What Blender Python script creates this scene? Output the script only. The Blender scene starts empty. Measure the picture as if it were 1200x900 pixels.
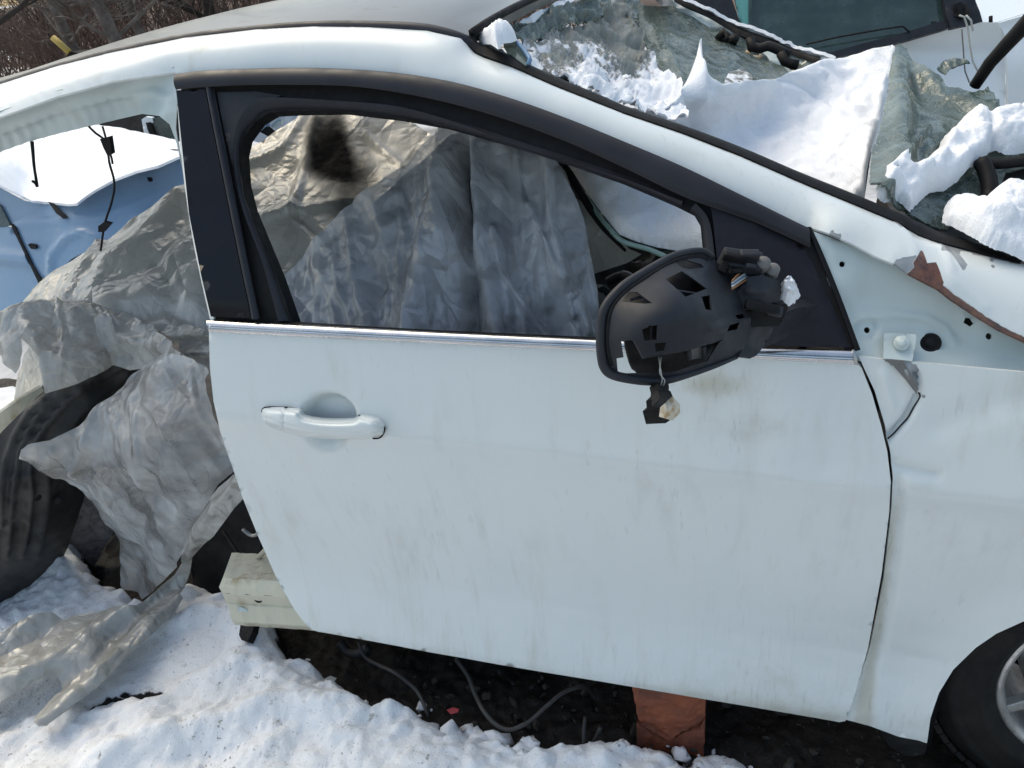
import bpy, bmesh, math, random
import numpy as np
from mathutils import Vector, Matrix
from mathutils.geometry import delaunay_2d_cdt
random.seed(7); rng = np.random.default_rng(7)
SC = bpy.context.scene
COL = SC.collection
R = math.radians

# ------------------------------------------------------------------ camera, sky, sun, exposure
CAM_P = np.array([-.78, -1.06, 1.50]); YAW, PITCH, ROLL, FPX = R(-15.5), R(-28.0), R(-4.5), 930.0
_fw = np.array([math.sin(YAW)*math.cos(PITCH), math.cos(YAW)*math.cos(PITCH), math.sin(PITCH)])
_r = np.cross(_fw, [0, 0, 1]); _r /= np.linalg.norm(_r); _u = np.cross(_r, _fw)
_c, _s = math.cos(ROLL), math.sin(ROLL)
_r, _u = _c*_r + _s*_u, -_s*_r + _c*_u
camd = bpy.data.cameras.new('camera'); cam = bpy.data.objects.new('camera', camd); COL.objects.link(cam)
cam.matrix_world = Matrix(((_r[0], _u[0], -_fw[0], CAM_P[0]), (_r[1], _u[1], -_fw[1], CAM_P[1]), (_r[2], _u[2], -_fw[2], CAM_P[2]), (0, 0, 0, 1)))
camd.sensor_width = 36.0; camd.lens = 36.0*FPX/1200.0; camd.clip_start = .02; camd.clip_end = 900
SC.camera = cam
SUN_EL, SUN_AZ = R(56), R(-62)          # azimuth measured from +Y towards +X: veiled sun off to the left
world = bpy.data.worlds.new('World'); SC.world = world; world.use_nodes = True
wn = world.node_tree; wn.nodes.clear()
sky = wn.nodes.new('ShaderNodeTexSky'); sky.sky_type = 'NISHITA'; sky.sun_disc = False
sky.sun_elevation = SUN_EL; sky.sun_rotation = SUN_AZ; sky.air_density = 1.0; sky.dust_density = 3.0; sky.ozone_density = 1.0
bgn = wn.nodes.new('ShaderNodeBackground'); bgn.inputs['Strength'].default_value = .15
won = wn.nodes.new('ShaderNodeOutputWorld')
wn.links.new(sky.outputs[0], bgn.inputs[0]); wn.links.new(bgn.outputs[0], won.inputs[0])
sund = bpy.data.lights.new('sun', 'SUN'); sund.energy = .5; sund.angle = R(50); sund.color = (1, .97, .93)
sun = bpy.data.objects.new('sun', sund); COL.objects.link(sun)
_sd = Vector((math.sin(SUN_AZ)*math.cos(SUN_EL), math.cos(SUN_AZ)*math.cos(SUN_EL), math.sin(SUN_EL)))
sun.rotation_euler = (-_sd).to_track_quat('-Z', 'Y').to_euler(); sun.location = (0, 6, 8)
SC.view_settings.view_transform = 'Standard'; SC.view_settings.look = 'None'; SC.view_settings.gamma = 1
SC.view_settings.use_curve_mapping = False; SC.view_settings.exposure = .88
SC.view_settings.use_white_balance = True; SC.view_settings.white_balance_temperature = 7350; SC.view_settings.white_balance_tint = 3
SC.cycles.max_bounces = 6; SC.cycles.transparent_max_bounces = 10
SC.cycles.use_denoising = True

# ------------------------------------------------------------------ helpers: numbers
def rays(px, py):
    px = np.asarray(px, float); py = np.asarray(py, float)
    return _fw + _r*((px-600)/FPX)[..., None] - _u*((py-450)/FPX)[..., None]
def UY(px, py, Y):
    d = rays(px, py); t = (np.asarray(Y, float)-CAM_P[1])/d[..., 1]
    return CAM_P + d*t[..., None]
def UZ(px, py, Z):
    d = rays(px, py); t = (np.asarray(Z, float)-CAM_P[2])/d[..., 2]
    return CAM_P + d*t[..., None]
def YZ(px, py, z): return float(UZ(px, py, z)[1])          # depth at which the sight line through a traced point meets a height
def zc(pts): return [(x, y, YZ(x, y, z)) for x, y, z in pts]
def proj(p):
    d = np.asarray(p, float)-CAM_P; z = d@_fw
    return 600+FPX*(d@_r)/z, 450-FPX*(d@_u)/z

_zt = np.array([-.1, .10, .16, .21, .27, .33, .38, .45, .60, .75, .775, .793, .803, .83, .90, .96, 1.0, 1.2, 1.33, 1.40, 1.44, 1.6])
_yt = np.array([.13, .080, .066, .066, .075, .084, .085, .075, .046, .0145, .0070, .0008, .0005, .0070, .0225, .037, .045, .14, .205, .262, .325, .6])
_zd = np.linspace(-.1, 1.6, 1701); _yd = np.interp(_zd, _zt, _yt)
_k = np.exp(-(np.arange(-40, 41)/6.0)**2); _k /= _k.sum()
_yd2 = np.convolve(np.pad(_yd, 40, mode='edge'), _k, 'valid')
def S(x, z):                                       # body side: how far in (+Y) the skin lies at a height
    return np.interp(z - (-.006 - .047*(x+1.05)), _zd, _yd2)
def YS(px, py, off=0.0):
    px = np.asarray(px, float); py = np.asarray(py, float); Y = np.zeros_like(px)
    for i in range(50):
        q = UY(px, py, Y); Y = .5*Y + .5*(S(q[..., 0], q[..., 2])+off)
    return Y

def longfold(ang, across, along, amp, seed=0):       # long creases running at an angle over a hanging sheet
    c_, s_ = math.cos(R(ang)), math.sin(R(ang))
    def fn(px, py, V):
        u = (px*c_+py*s_)/along; v = (-px*s_+py*c_)/across
        w = .6*noise3(np.stack([u*.7+seed, v*.5, u*0+seed*3.1], -1))
        n1 = noise3(np.stack([u+seed, v+w, u*0+seed], -1)); n2 = noise3(np.stack([u*1.6+seed+9, v*2.3+w*2, u*0+seed], -1))
        return amp*((.55-np.abs(n1))*1.2 + (.5-np.abs(n2))*.3)
    fn.fade = 1
    return fn
class TPS:                                         # thin-plate spline of depth over the traced outline
    def __init__(s, pts, lam=1e-3):
        a = np.array(pts, float); s.c = a[:, :2]/100; n = len(a)
        K = s.k(s.c, s.c) + lam*np.eye(n); Pm = np.hstack([np.ones((n, 1)), s.c])
        A = np.zeros((n+3, n+3)); A[:n, :n] = K; A[:n, n:] = Pm; A[n:, :n] = Pm.T
        s.w = np.linalg.lstsq(A, np.concatenate([a[:, 2], np.zeros(3)]), rcond=None)[0]
    def k(s, a, b):
        d2 = ((a[:, None]-b[None])**2).sum(-1); return np.where(d2 > 0, d2*np.log(d2+1e-12), 0)
    def __call__(s, px, py):
        q = np.stack([np.asarray(px, float), np.asarray(py, float)], -1)/100; sh = q.shape[:-1]; q = q.reshape(-1, 2)
        return (s.k(q, s.c)@s.w[:-3] + s.w[-3] + q@s.w[-2:]).reshape(sh)

_perm = np.random.default_rng(3).permutation(256); _perm = np.concatenate([_perm]*3)
_gr = np.random.default_rng(4).normal(size=(256, 3)); _gr /= np.linalg.norm(_gr, axis=1)[:, None]
def noise3(p):
    p = np.asarray(p, float); i = np.floor(p).astype(int); f = p-i; i &= 255; w = f*f*f*(f*(f*6-15)+10); o = 0
    for a in (0, 1):
        for b in (0, 1):
            for c in (0, 1):
                g = _gr[_perm[_perm[_perm[i[..., 0]+a]+i[..., 1]+b]+i[..., 2]+c]]
                d = ((f-np.array([a, b, c]))*g).sum(-1)
                o = o + d*(w[..., 0] if a else 1-w[..., 0])*(w[..., 1] if b else 1-w[..., 1])*(w[..., 2] if c else 1-w[..., 2])
    return o*1.5
def fbm(p, oct=4, gain=.5):
    o = 0; a = 1
    for k in range(oct): o = o + a*noise3(p*2.0**k + 17.3*k); a *= gain
    return o

def inpoly(px, py, poly):
    poly = np.asarray(poly, float); x0, y0 = poly[:, 0], poly[:, 1]; x1, y1 = np.roll(x0, -1), np.roll(y0, -1)
    px = np.asarray(px)[:, None]; py = np.asarray(py)[:, None]
    c = ((y0 > py) != (y1 > py)) & (px < (x1-x0)*(py-y0)/(y1-y0+1e-12)+x0)
    return c.sum(1) % 2 == 1
def segdist(px, py, line, closed=False):
    L = np.asarray(line, float)
    if closed: L = np.vstack([L, L[:1]])
    best = np.full(np.shape(px), 1e9)
    for a, b in zip(L[:-1], L[1:]):
        d = b-a; t = np.clip(((px-a[0])*d[0]+(py-a[1])*d[1])/(d@d+1e-9), 0, 1)
        best = np.minimum(best, np.hypot(px-a[0]-t*d[0], py-a[1]-t*d[1]))
    return best
def crom(pts, step, closed=False):
    P = [np.array(p, float) for p in pts]; n = len(P); out = []
    for i in range(n if closed else n-1):
        if closed: p0, p1, p2, p3 = P[i-1], P[i], P[(i+1) % n], P[(i+2) % n]
        else: p0, p1, p2, p3 = P[max(i-1, 0)], P[i], P[i+1], P[min(i+2, n-1)]
        m = max(1, int(round(np.linalg.norm(p2-p1)/step)))
        for j in range(m):
            t = j/m
            out.append(.5*((2*p1)+(-p0+p2)*t+(2*p0-5*p1+4*p2-p3)*t*t+(-p0+3*p1-3*p2+p3)*t**3))
    if not closed: out.append(P[-1])
    return np.array(out)
def lsub(pts, step, closed=True):
    P = [np.array(p, float) for p in pts]; n = len(P); out = []
    for i in range(n if closed else n-1):
        a, b = P[i], P[(i+1) % n]; m = max(1, int(round(np.linalg.norm(b-a)/step)))
        out += [a+(b-a)*j/m for j in range(m)]
    if not closed: out.append(P[-1])
    return np.array(out)

# ------------------------------------------------------------------ helpers: objects
def tag(o, label=None, cat=None, group=None, kind=None):
    if label: o['label'] = label
    if cat: o['category'] = cat
    if group: o['group'] = group
    if kind: o['kind'] = kind
    return o
def empty(name, loc=(0, 0, 0), **k):
    o = bpy.data.objects.new(name, None); COL.objects.link(o); o.location = loc; o.empty_display_size = .1
    return tag(o, **k)
def link(name, verts, faces, mat, parent=None, smooth=True, **k):
    me = bpy.data.meshes.new(name); me.from_pydata([tuple(map(float, v)) for v in verts], [], [tuple(map(int, f)) for f in faces]); me.update()
    if smooth: me.polygons.foreach_set('use_smooth', [True]*len(me.polygons))
    o = bpy.data.objects.new(name, me); COL.objects.link(o)
    if mat: me.materials.append(mat)
    if parent:
        o.parent = parent; bpy.context.view_layer.update()
        o.matrix_parent_inverse = parent.matrix_world.inverted()
    return tag(o, **k)
def from_bm(name, bm, mat, parent=None, smooth=True, **k):
    me = bpy.data.meshes.new(name); bm.normal_update(); bm.to_mesh(me); bm.free()
    if smooth: me.polygons.foreach_set('use_smooth', [True]*len(me.polygons))
    o = bpy.data.objects.new(name, me); COL.objects.link(o); me.materials.append(mat)
    if parent:
        o.parent = parent; bpy.context.view_layer.update(); o.matrix_parent_inverse = parent.matrix_world.inverted()
    return tag(o, **k)
def attr(o, name, vals):
    a = o.data.attributes.new(name, 'FLOAT', 'POINT'); a.data.foreach_set('value', np.asarray(vals, np.float32))
def solid(o, t, off=-1, rim=True):
    m = o.modifiers.new('thickness', 'SOLIDIFY'); m.thickness = t; m.offset = off; m.use_rim = rim
    m = o.modifiers.new('edges', 'EDGE_SPLIT'); m.split_angle = R(42); return o
def vnorm(V, F):
    n = np.cross(V[F[:, 1]]-V[F[:, 0]], V[F[:, 2]]-V[F[:, 0]]); N = np.zeros_like(V)
    for k in range(3): np.add.at(N, F[:, k], n)
    return N/(np.linalg.norm(N, axis=1)[:, None]+1e-12)

def sheet(name, outline, ctrl, mat, parent=None, step=6, thick=.002, holes=(), folds=(), noise=None, smooth=True,
          curved=False, disp=None, attrs=None, jag=0, off=0.0, lines=(), puff=None, **k):
    """A surface whose rim follows the traced outline; ctrl gives its real depth (world Y) point by point."""
    P = crom(outline, step, True) if curved else lsub(outline, step, True)
    if jag: P = P + rng.normal(size=P.shape)*jag
    loops = [P] + [lsub(h, max(2, step*.6), True) for h in holes]
    x0, y0 = P.min(0); x1, y1 = P.max(0)
    gx, gy = np.meshgrid(np.arange(x0, x1+step, step), np.arange(y0, y1+step, step*.866))
    gx = gx + (np.arange(gx.shape[0]) % 2)[:, None]*step*.5
    gx, gy = gx.ravel(), gy.ravel()
    m = inpoly(gx, gy, P) & (segdist(gx, gy, P, True) > step*.45)
    for h in loops[1:]: m &= ~inpoly(gx, gy, h) & (segdist(gx, gy, h, True) > step*.4)
    pts = []; edges = []
    for L in loops:
        b = len(pts); n = len(L); pts += [tuple(p) for p in L]; edges += [(b+i, b+(i+1) % n) for i in range(n)]
    for L in lines:
        L = lsub(L, step*.6, False); b = len(pts); pts += [tuple(p) for p in L]; edges += [(b+i, b+i+1) for i in range(len(L)-1)]
        m &= segdist(gx, gy, L) > step*.4
    pts += list(zip(gx[m], gy[m]))
    v, e, f, *_ = delaunay_2d_cdt([Vector((float(p[0]), float(p[1]))) for p in pts], edges, [], 0, 1e-4)
    v = np.array([tuple(q) for q in v]); f = np.array([tuple(t) for t in f if len(t) == 3])
    c = v[f].mean(1); keep = inpoly(c[:, 0], c[:, 1], P)
    for h in loops[1:]: keep &= ~inpoly(c[:, 0], c[:, 1], h)
    f = f[keep]
    a = v[f]; cr = (a[:, 1, 0]-a[:, 0, 0])*(a[:, 2, 1]-a[:, 0, 1])-(a[:, 1, 1]-a[:, 0, 1])*(a[:, 2, 0]-a[:, 0, 0])
    f[cr > 0] = f[cr > 0][:, ::-1]                  # image y runs down: this winding faces the camera
    px, py = v[:, 0], v[:, 1]
    if isinstance(ctrl, tuple): Y = YS(px, py, ctrl[1])
    elif callable(ctrl): Y = ctrl(px, py)
    elif np.isscalar(ctrl): Y = np.full(len(px), float(ctrl))
    else: Y = TPS(ctrl)(px, py)
    V = UY(px, py, Y)
    D = np.full(len(px), float(off))
    for fo in folds:
        line, amp, w = fo[:3]; d = segdist(px, py, line); kind = fo[3] if len(fo) > 3 else 'g'
        if kind == 'g': D += amp*np.exp(-(d/w)**2)
        elif kind == 'r': D += amp*np.clip(1-d/w, 0, 1)
        elif kind == 's':                            # one-sided step along the line
            L = np.asarray(line, float); sgn = np.zeros(len(px)); best = np.full(len(px), 1e9)
            for A, B in zip(L[:-1], L[1:]):
                dd = B-A; t = np.clip(((px-A[0])*dd[0]+(py-A[1])*dd[1])/(dd@dd), 0, 1)
                q = np.hypot(px-A[0]-t*dd[0], py-A[1]-t*dd[1]); cz = dd[0]*(py-A[1])-dd[1]*(px-A[0])
                sgn = np.where(q < best, np.sign(cz), sgn); best = np.minimum(best, q)
            D += amp*(sgn > 0)*np.exp(-(best/w))
    pt = 1.0
    if puff: t_ = np.clip(segdist(px, py, P, True)/puff[1], 0, 1); pt = np.sin(t_*np.pi/2)**.85
    if noise:
        for am, sc in noise: D += am*fbm(V*sc, 3)*pt
    if disp is not None: D = D + disp(px, py, V)*(np.clip(segdist(px, py, P, True)/14, 0, 1)**.7 if getattr(disp, 'fade', 0) else 1)
    N = vnorm(V, f); V = V + N*D[:, None]
    if puff: V = V + np.array([0, -.5, .86])*(puff[0]*pt*(1+.35*fbm(V*14, 2)))[:, None]
    n0 = len(V); AV = V; AF = [tuple(q) for q in f]; src = np.arange(n0)
    if thick:
        mn = N.mean(0); mn /= np.linalg.norm(mn); back = V-mn*thick
        ec = {}
        for a_, b_, c_ in f:
            for e_ in ((a_, b_), (b_, c_), (c_, a_)): ec[e_] = 1
        rim = [e_ for e_ in ec if (e_[1], e_[0]) not in ec]
        rv = []; rs = []
        for a_, b_ in rim:
            b0 = 2*n0+len(rv); rv += [V[a_], V[b_], back[b_], back[a_]]; rs += [a_, b_, b_, a_]; AF.append((b0+1, b0, b0+3, b0+2))
        AV = np.vstack([V, back]+([np.array(rv)] if rv else [])); AF += [tuple(n0+q[::-1]) for q in f]; src = np.concatenate([src, src, np.array(rs, int)])
    o = link(name, AV, AF, mat, parent, smooth, **k)
    if attrs:
        for n_, fn in attrs.items(): attr(o, n_, np.asarray(fn(px, py, V), float)[src])
    return o

def ribbon(name, A, B, mat, parent=None, n=60, nv=7, bulge=.004, thick=.004, prof=None, **k):
    """A strip between two 3-D edge curves, bulging outwards."""
    def res(Q, n):
        Q = np.array(Q, float); d = np.r_[0, np.cumsum(np.linalg.norm(np.diff(Q, axis=0), axis=1))]
        Qc = crom(Q, d[-1]/(n*4)); d = np.r_[0, np.cumsum(np.linalg.norm(np.diff(Qc, axis=0), axis=1))]
        t = np.linspace(0, d[-1], n); return np.stack([np.interp(t, d, Qc[:, i]) for i in range(3)], 1)
    A = res(A, n); B = res(B, n); V = []; F = []
    T = np.gradient(A, axis=0); W = B-A; N = np.cross(T, W); N /= np.linalg.norm(N, axis=1)[:, None]+1e-9
    s = np.sign((N*(CAM_P-A)).sum(1).mean()); N *= s
    for j in range(nv):
        v = j/(nv-1); h = bulge*math.sin(math.pi*v)**.6 if prof is None else prof(v)
        V.append(A+W*v+N*h)
    V = np.concatenate(V)
    for j in range(nv-1):
        for i in range(n-1):
            q = (j*n+i, j*n+i+1, (j+1)*n+i+1, (j+1)*n+i); F.append(q if s > 0 else q[::-1])
    o = link(name, V, F, mat, parent, **k)
    if thick: solid(o, thick)
    return o
def pS(pts, off=0.0):
    a = np.array(pts, float); return UY(a[:, 0], a[:, 1], YS(a[:, 0], a[:, 1], off))
def pY(pts):
    a = np.array(pts, float); return UY(a[:, 0], a[:, 1], a[:, 2])

def tube_geo(pts, r, seg=8, cap=True):
    P = np.array(pts, float); n = len(P); rr = np.full(n, r) if np.isscalar(r) else np.interp(np.linspace(0, 1, n), np.linspace(0, 1, len(r)), r)
    T = np.gradient(P, axis=0); T /= np.linalg.norm(T, axis=1)[:, None]+1e-12
    a = np.array([0, 0, 1.]) if abs(T[0][2]) < .9 else np.array([1., 0, 0]); V = []
    for i in range(n):
        a = a-T[i]*(a@T[i]); a /= np.linalg.norm(a)+1e-12; b = np.cross(T[i], a)
        for j in range(seg):
            w = 2*math.pi*j/seg; V.append(P[i]+rr[i]*(a*math.cos(w)+b*math.sin(w)))
    F = [(i*seg+j, i*seg+(j+1) % seg, (i+1)*seg+(j+1) % seg, (i+1)*seg+j) for i in range(n-1) for j in range(seg)]
    if cap: F += [tuple(range(seg))[::-1], tuple((n-1)*seg+j for j in range(seg))]
    return V, F
def tube(name, pts, r, mat, parent=None, seg=8, step=.01, **k):
    V, F = tube_geo(crom(pts, step), r, seg); return link(name, V, F, mat, parent, **k)
def box(name, c, size, mat, parent=None, rot=None, bev=.004, seg=2, taper=None, **k):
    bm = bmesh.new(); bmesh.ops.create_cube(bm, size=1)
    for v in bm.verts:
        v.co = Vector((v.co.x*size[0], v.co.y*size[1], v.co.z*size[2]))
        if taper and v.co.z > 0: v.co.x *= taper; v.co.y *= taper
    if bev: bmesh.ops.bevel(bm, geom=bm.edges[:], offset=bev, segments=seg, affect='EDGES', profile=.6)
    M4 = Matrix.Translation(Vector(c)) @ (rot.to_4x4() if rot is not None else Matrix())
    bmesh.ops.transform(bm, matrix=M4, verts=bm.verts)
    return from_bm(name, bm, mat, parent, False, **k)
def lathe(name, prof, c, axis, mat, parent=None, seg=48, **k):
    """prof: (radius, along-axis) pairs, closed by the caller if needed."""
    ax = Vector(axis).normalized(); q = Vector((0, 0, 1)).rotation_difference(ax).to_matrix(); V = []; F = []
    n = len(prof)
    for j in range(seg):
        w = 2*math.pi*j/seg
        for (r_, h) in prof: V.append(Vector(c)+q@Vector((r_*math.cos(w), r_*math.sin(w), h)))
    for j in range(seg):
        for i in range(n-1): F.append((j*n+i, ((j+1) % seg)*n+i, ((j+1) % seg)*n+i+1, j*n+i+1))
    return link(name, V, F, mat, parent, **k)
CAMDIR = lambda p: Vector((CAM_P-np.array(p)).tolist()).normalized()

# ------------------------------------------------------------------ materials
class NT:
    def __init__(s, name):
        s.m = bpy.data.materials.new(name); s.m.use_nodes = True; s.t = s.m.node_tree; s.t.nodes.clear()
        s.out = s.n('ShaderNodeOutputMaterial'); s.geo = s.n('ShaderNodeNewGeometry')
    def n(s, t, **k):
        q = s.t.nodes.new(t)
        for a, b in k.items(): setattr(q, a, b)
        return q
    def l(s, a, b): s.t.links.new(a, b)
    def setv(s, sock, v):
        if hasattr(v, 'is_output'): s.l(v, sock)
        elif isinstance(v, (tuple, list)) and len(v) == 3 and sock.type == 'RGBA': sock.default_value = (*v, 1)
        else: sock.default_value = v
    def noise(s, scale, detail=4, rough=.55, stretch=None, w=None):
        q = s.n('ShaderNodeTexNoise'); q.inputs['Scale'].default_value = scale; q.inputs['Detail'].default_value = detail; q.inputs['Roughness'].default_value = rough
        if stretch:
            mp = s.n('ShaderNodeMapping'); s.l(s.geo.outputs['Position'], mp.inputs[0]); mp.inputs['Scale'].default_value = stretch; s.l(mp.outputs[0], q.inputs['Vector'])
        else: s.l(s.geo.outputs['Position'], q.inputs['Vector'])
        return q.outputs['Fac']
    def ramp(s, x, lo, hi, a=0., b=1.):
        q = s.n('ShaderNodeMapRange'); q.interpolation_type = 'SMOOTHSTEP'; s.setv(q.inputs[0], x); q.inputs[1].default_value = lo; q.inputs[2].default_value = hi; q.inputs[3].default_value = a; q.inputs[4].default_value = b
        return q.outputs[0]
    def math(s, op, a, b=0.):
        q = s.n('ShaderNodeMath'); q.operation = op; s.setv(q.inputs[0], a); s.setv(q.inputs[1], b); return q.outputs[0]
    def mix(s, f, a, b):
        q = s.n('ShaderNodeMix'); q.data_type = 'RGBA'; s.setv(q.inputs[0], f); s.setv(q.inputs[6], a); s.setv(q.inputs[7], b); return q.outputs[2]
    def attr(s, name):
        q = s.n('ShaderNodeAttribute'); q.attribute_name = name; return q.outputs['Fac']
    def mask(s, name, scale, k=1.0, sharp=.12):       # a stored shape with a broken edge
        x = s.math('ADD', s.attr(name), s.math('MULTIPLY', s.math('SUBTRACT', s.noise(scale, 6, .65), .5), k))
        return s.ramp(x, .5-sharp, .5+sharp)
    def bump(s, h, strength, dist=.001, prev=None):
        q = s.n('ShaderNodeBump'); q.inputs['Strength'].default_value = strength; q.inputs['Distance'].default_value = dist; s.setv(q.inputs['Height'], h)
        if prev: s.l(prev, q.inputs['Normal'])
        return q.outputs[0]
    def pbr(s, col, rough=.5, metal=0., coat=0., normal=None, spec=.5, **k):
        q = s.n('ShaderNodeBsdfPrincipled'); s.setv(q.inputs['Base Color'], col); s.setv(q.inputs['Roughness'], rough); s.setv(q.inputs['Metallic'], metal)
        q.inputs['Coat Weight'].default_value = coat; q.inputs['Coat Roughness'].default_value = .08; q.inputs['Specular IOR Level'].default_value = spec
        if normal: s.l(normal, q.inputs['Normal'])
        for a, b in k.items(): s.setv(q.inputs[a.replace('_', ' ')], b)
        return q.outputs[0]
    def done(s, sh): s.l(sh, s.out.inputs[0]); return s.m
def simple(name, col, rough=.5, metal=0., coat=0., var=.25, vs=8., bs=0., bsc=60., spec=.5, col2=None):
    t = NT(name); c2 = col2 or tuple(max(0, c*(1-var)) for c in col)
    c = t.mix(t.ramp(t.noise(vs, 5, .6), .35, .68), col, c2)
    nb = t.bump(t.noise(bsc, 4), bs, .002) if bs else None
    rr = t.ramp(t.noise(vs*3, 4), .3, .7, max(.02, rough-.08), min(1, rough+.1))
    return t.done(t.pbr(c, rr, metal, coat, nb, spec))
MT = {}
def paint(name, base, grime=(.46, .45, .38), amount=.35, stains=False, coat=.6, rough=.32):
    t = NT(name)
    streak = t.noise(1, 5, .6, (26, 26, 1.6)); dark_tone = t.noise(2.2, 5, .6); fine = t.noise(240, 3, .6)
    g = t.math('MULTIPLY', t.ramp(streak, .48, .78), t.ramp(dark_tone, .35, .7))
    c = t.mix(t.math('MULTIPLY', g, amount), base, grime)
    c = t.mix(t.math('MULTIPLY', t.ramp(t.noise(.9, 3), .4, .75), .25*amount), c, (.62, .63, .52))
    c = t.mix(t.math('MULTIPLY', t.ramp(fine, .71, .75), .35), c, (.3, .28, .25))
    st2 = t.math('MULTIPLY', t.ramp(t.noise(1, 4, .6, (95, 95, 2.2)), .60, .70), t.ramp(t.noise(4, 3), .45, .62))
    c = t.mix(t.math('MULTIPLY', st2, .28*amount), c, (.28, .28, .26))
    if stains:
        c = t.mix(t.math('MULTIPLY', t.math('MULTIPLY', t.ramp(t.noise(1, 5, .65, (120, 120, 3.)), .55, .66), t.attr('dirt')), .5), c, (.24, .24, .22))
        c = t.mix(t.math('MULTIPLY', t.mask('dirt', 18, .8, .3), .55), c, (.36, .33, .23))
        c = t.mix(t.mask('primer', 45, .5, .06), c, t.mix(t.noise(80), (.20, .22, .23), (.34, .36, .37)))
        c = t.mix(t.mask('rust', 40, .5, .08), c, t.mix(t.ramp(t.noise(60, 6, .7), .35, .65), (.055, .020, .013), (.17, .066, .032)))
    ro = t.ramp(t.math('ADD', g, t.math('MULTIPLY', dark_tone, .3)), .1, .9, rough, rough+.25)
    nb = t.bump(t.noise(2.2, 1), .05, .008)
    nb = t.bump(fine, .03, .0005, nb)
    if stains: nb = t.bump(t.math('SUBTRACT', 1., t.math('ADD', t.mask('primer', 45, .5, .06), t.math('MULTIPLY', t.mask('rust', 40, .5, .08), t.math('ADD', .6, t.noise(90, 5, .7))))), .7, .002, nb)
    return t.done(t.pbr(c, ro, 0, coat, nb))
MT['paint'] = paint('white_paint', (.675, .715, .712))
MT['paint_d'] = paint('white_paint_worn', (.675, .715, .712), amount=.6, stains=True)
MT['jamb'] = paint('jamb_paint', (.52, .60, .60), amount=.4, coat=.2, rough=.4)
MT['sillp'] = paint('sill_paint', (.56, .535, .43), (.28, .20, .10), 1.2, coat=.1, rough=.5)
MT['roof'] = paint('roof_paint', (.10, .104, .102), (.22, .22, .20), .6, coat=.15, rough=.38)
MT['blue'] = paint('blue_paint', (.17, .29, .44), (.36, .42, .46), .4)
MT['wpaint2'] = paint('second_white_paint', (.76, .80, .82), amount=.3)
MT['gloss'] = simple('gloss_black', (.006, .007, .012), .2, 0, .0, .3, 6, .02, 20, spec=.22)
MT['trim'] = simple('charcoal_trim', (.026, .027, .034), .42, 0, .0, .25, 10, .05, 300, spec=.25)
MT['plastic'] = simple('black_plastic', (.018, .020, .026), .5, 0, 0, .35, 14, .12, 700, col2=(.028, .030, .036), spec=.3)
MT['sail'] = simple('grained_plastic', (.010, .010, .016), .55, 0, 0, .3, 14, .2, 900, col2=(.016, .016, .023), spec=.25)
MT['rubber'] = simple('rubber', (.007, .007, .008), .65, 0, 0, .3, 20, .1, 200, spec=.25)
MT['seal'] = simple('sealant', (.03, .032, .033), .75, 0, 0, .3, 30, .4, 120, col2=(.10, .105, .105))
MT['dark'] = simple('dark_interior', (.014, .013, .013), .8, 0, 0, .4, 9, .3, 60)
MT['chrome'] = simple('belt_chrome', (.62, .63, .65), .25, 1, 0, .15, 12)
MT['steel'] = simple('dull_steel', (.45, .45, .44), .42, 1, 0, .3, 40, .1, 150)
MT['alloy'] = simple('alloy_rim', (.66, .65, .63), .36, .75, 0, .3, 30, .1, 150)
MT['tyre'] = simple('tyre_rubber', (.009, .009, .0095), .7, 0, 0, .3, 9, .3, 120, col2=(.020, .0185, .017), spec=.25)
MT['liner'] = simple('liner_plastic', (.013, .013, .015), .5, 0, 0, .3, 7, .25, 90, col2=(.03, .029, .028), spec=.3)
MT['wornliner'] = simple('worn_liner', (.020, .020, .021), .55, 0, 0, .3, 9, .35, 110, col2=(.060, .056, .052), spec=.35)
MT['felt'] = simple('felt', (.13, .115, .115), .95, 0, 0, .5, 60, .9, 260)
MT['soil'] = simple('soil', (.012, .010, .009), .95, 0, 0, .5, 25, .8, 70, col2=(.028, .022, .018))
MT['red'] = simple('red_block', (.27, .075, .035), .75, 0, 0, .5, 14, .5, 60, col2=(.12, .045, .03))
MT['redp'] = simple('red_plastic', (.35, .02, .02), .4)
MT['yellow'] = simple('yellow_paint', (.50, .34, .08), .5, 0, 0, .3, 3)
MT['bark'] = simple('bark', (.085, .062, .050), .95, 0, 0, .5, 3, .6, 14, col2=(.19, .16, .14))
MT['darkbark'] = simple('dark_bark', (.045, .033, .027), .95, 0, 0, .5, 3, .6, 14)
MT['twig'] = simple('twigs', (.15, .095, .072), .95, 0, 0, .5, .8, 0, 14, col2=(.055, .036, .03))
MT['litter'] = simple('leaf_litter', (.13, .088, .066), .95, 0, 0, .5, .5, .5, 3, col2=(.05, .035, .028))
MT['white_wire'] = simple('white_wire', (.55, .55, .52), .5); MT['blue_wire'] = simple('blue_wire', (.16, .30, .48), .5); MT['brown_wire'] = simple('brown_wire', (.25, .12, .05), .5)
MT['greyplastic'] = simple('grey_plastic', (.16, .155, .15), .5, 0, 0, .3, 20, .1, 200)

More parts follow.
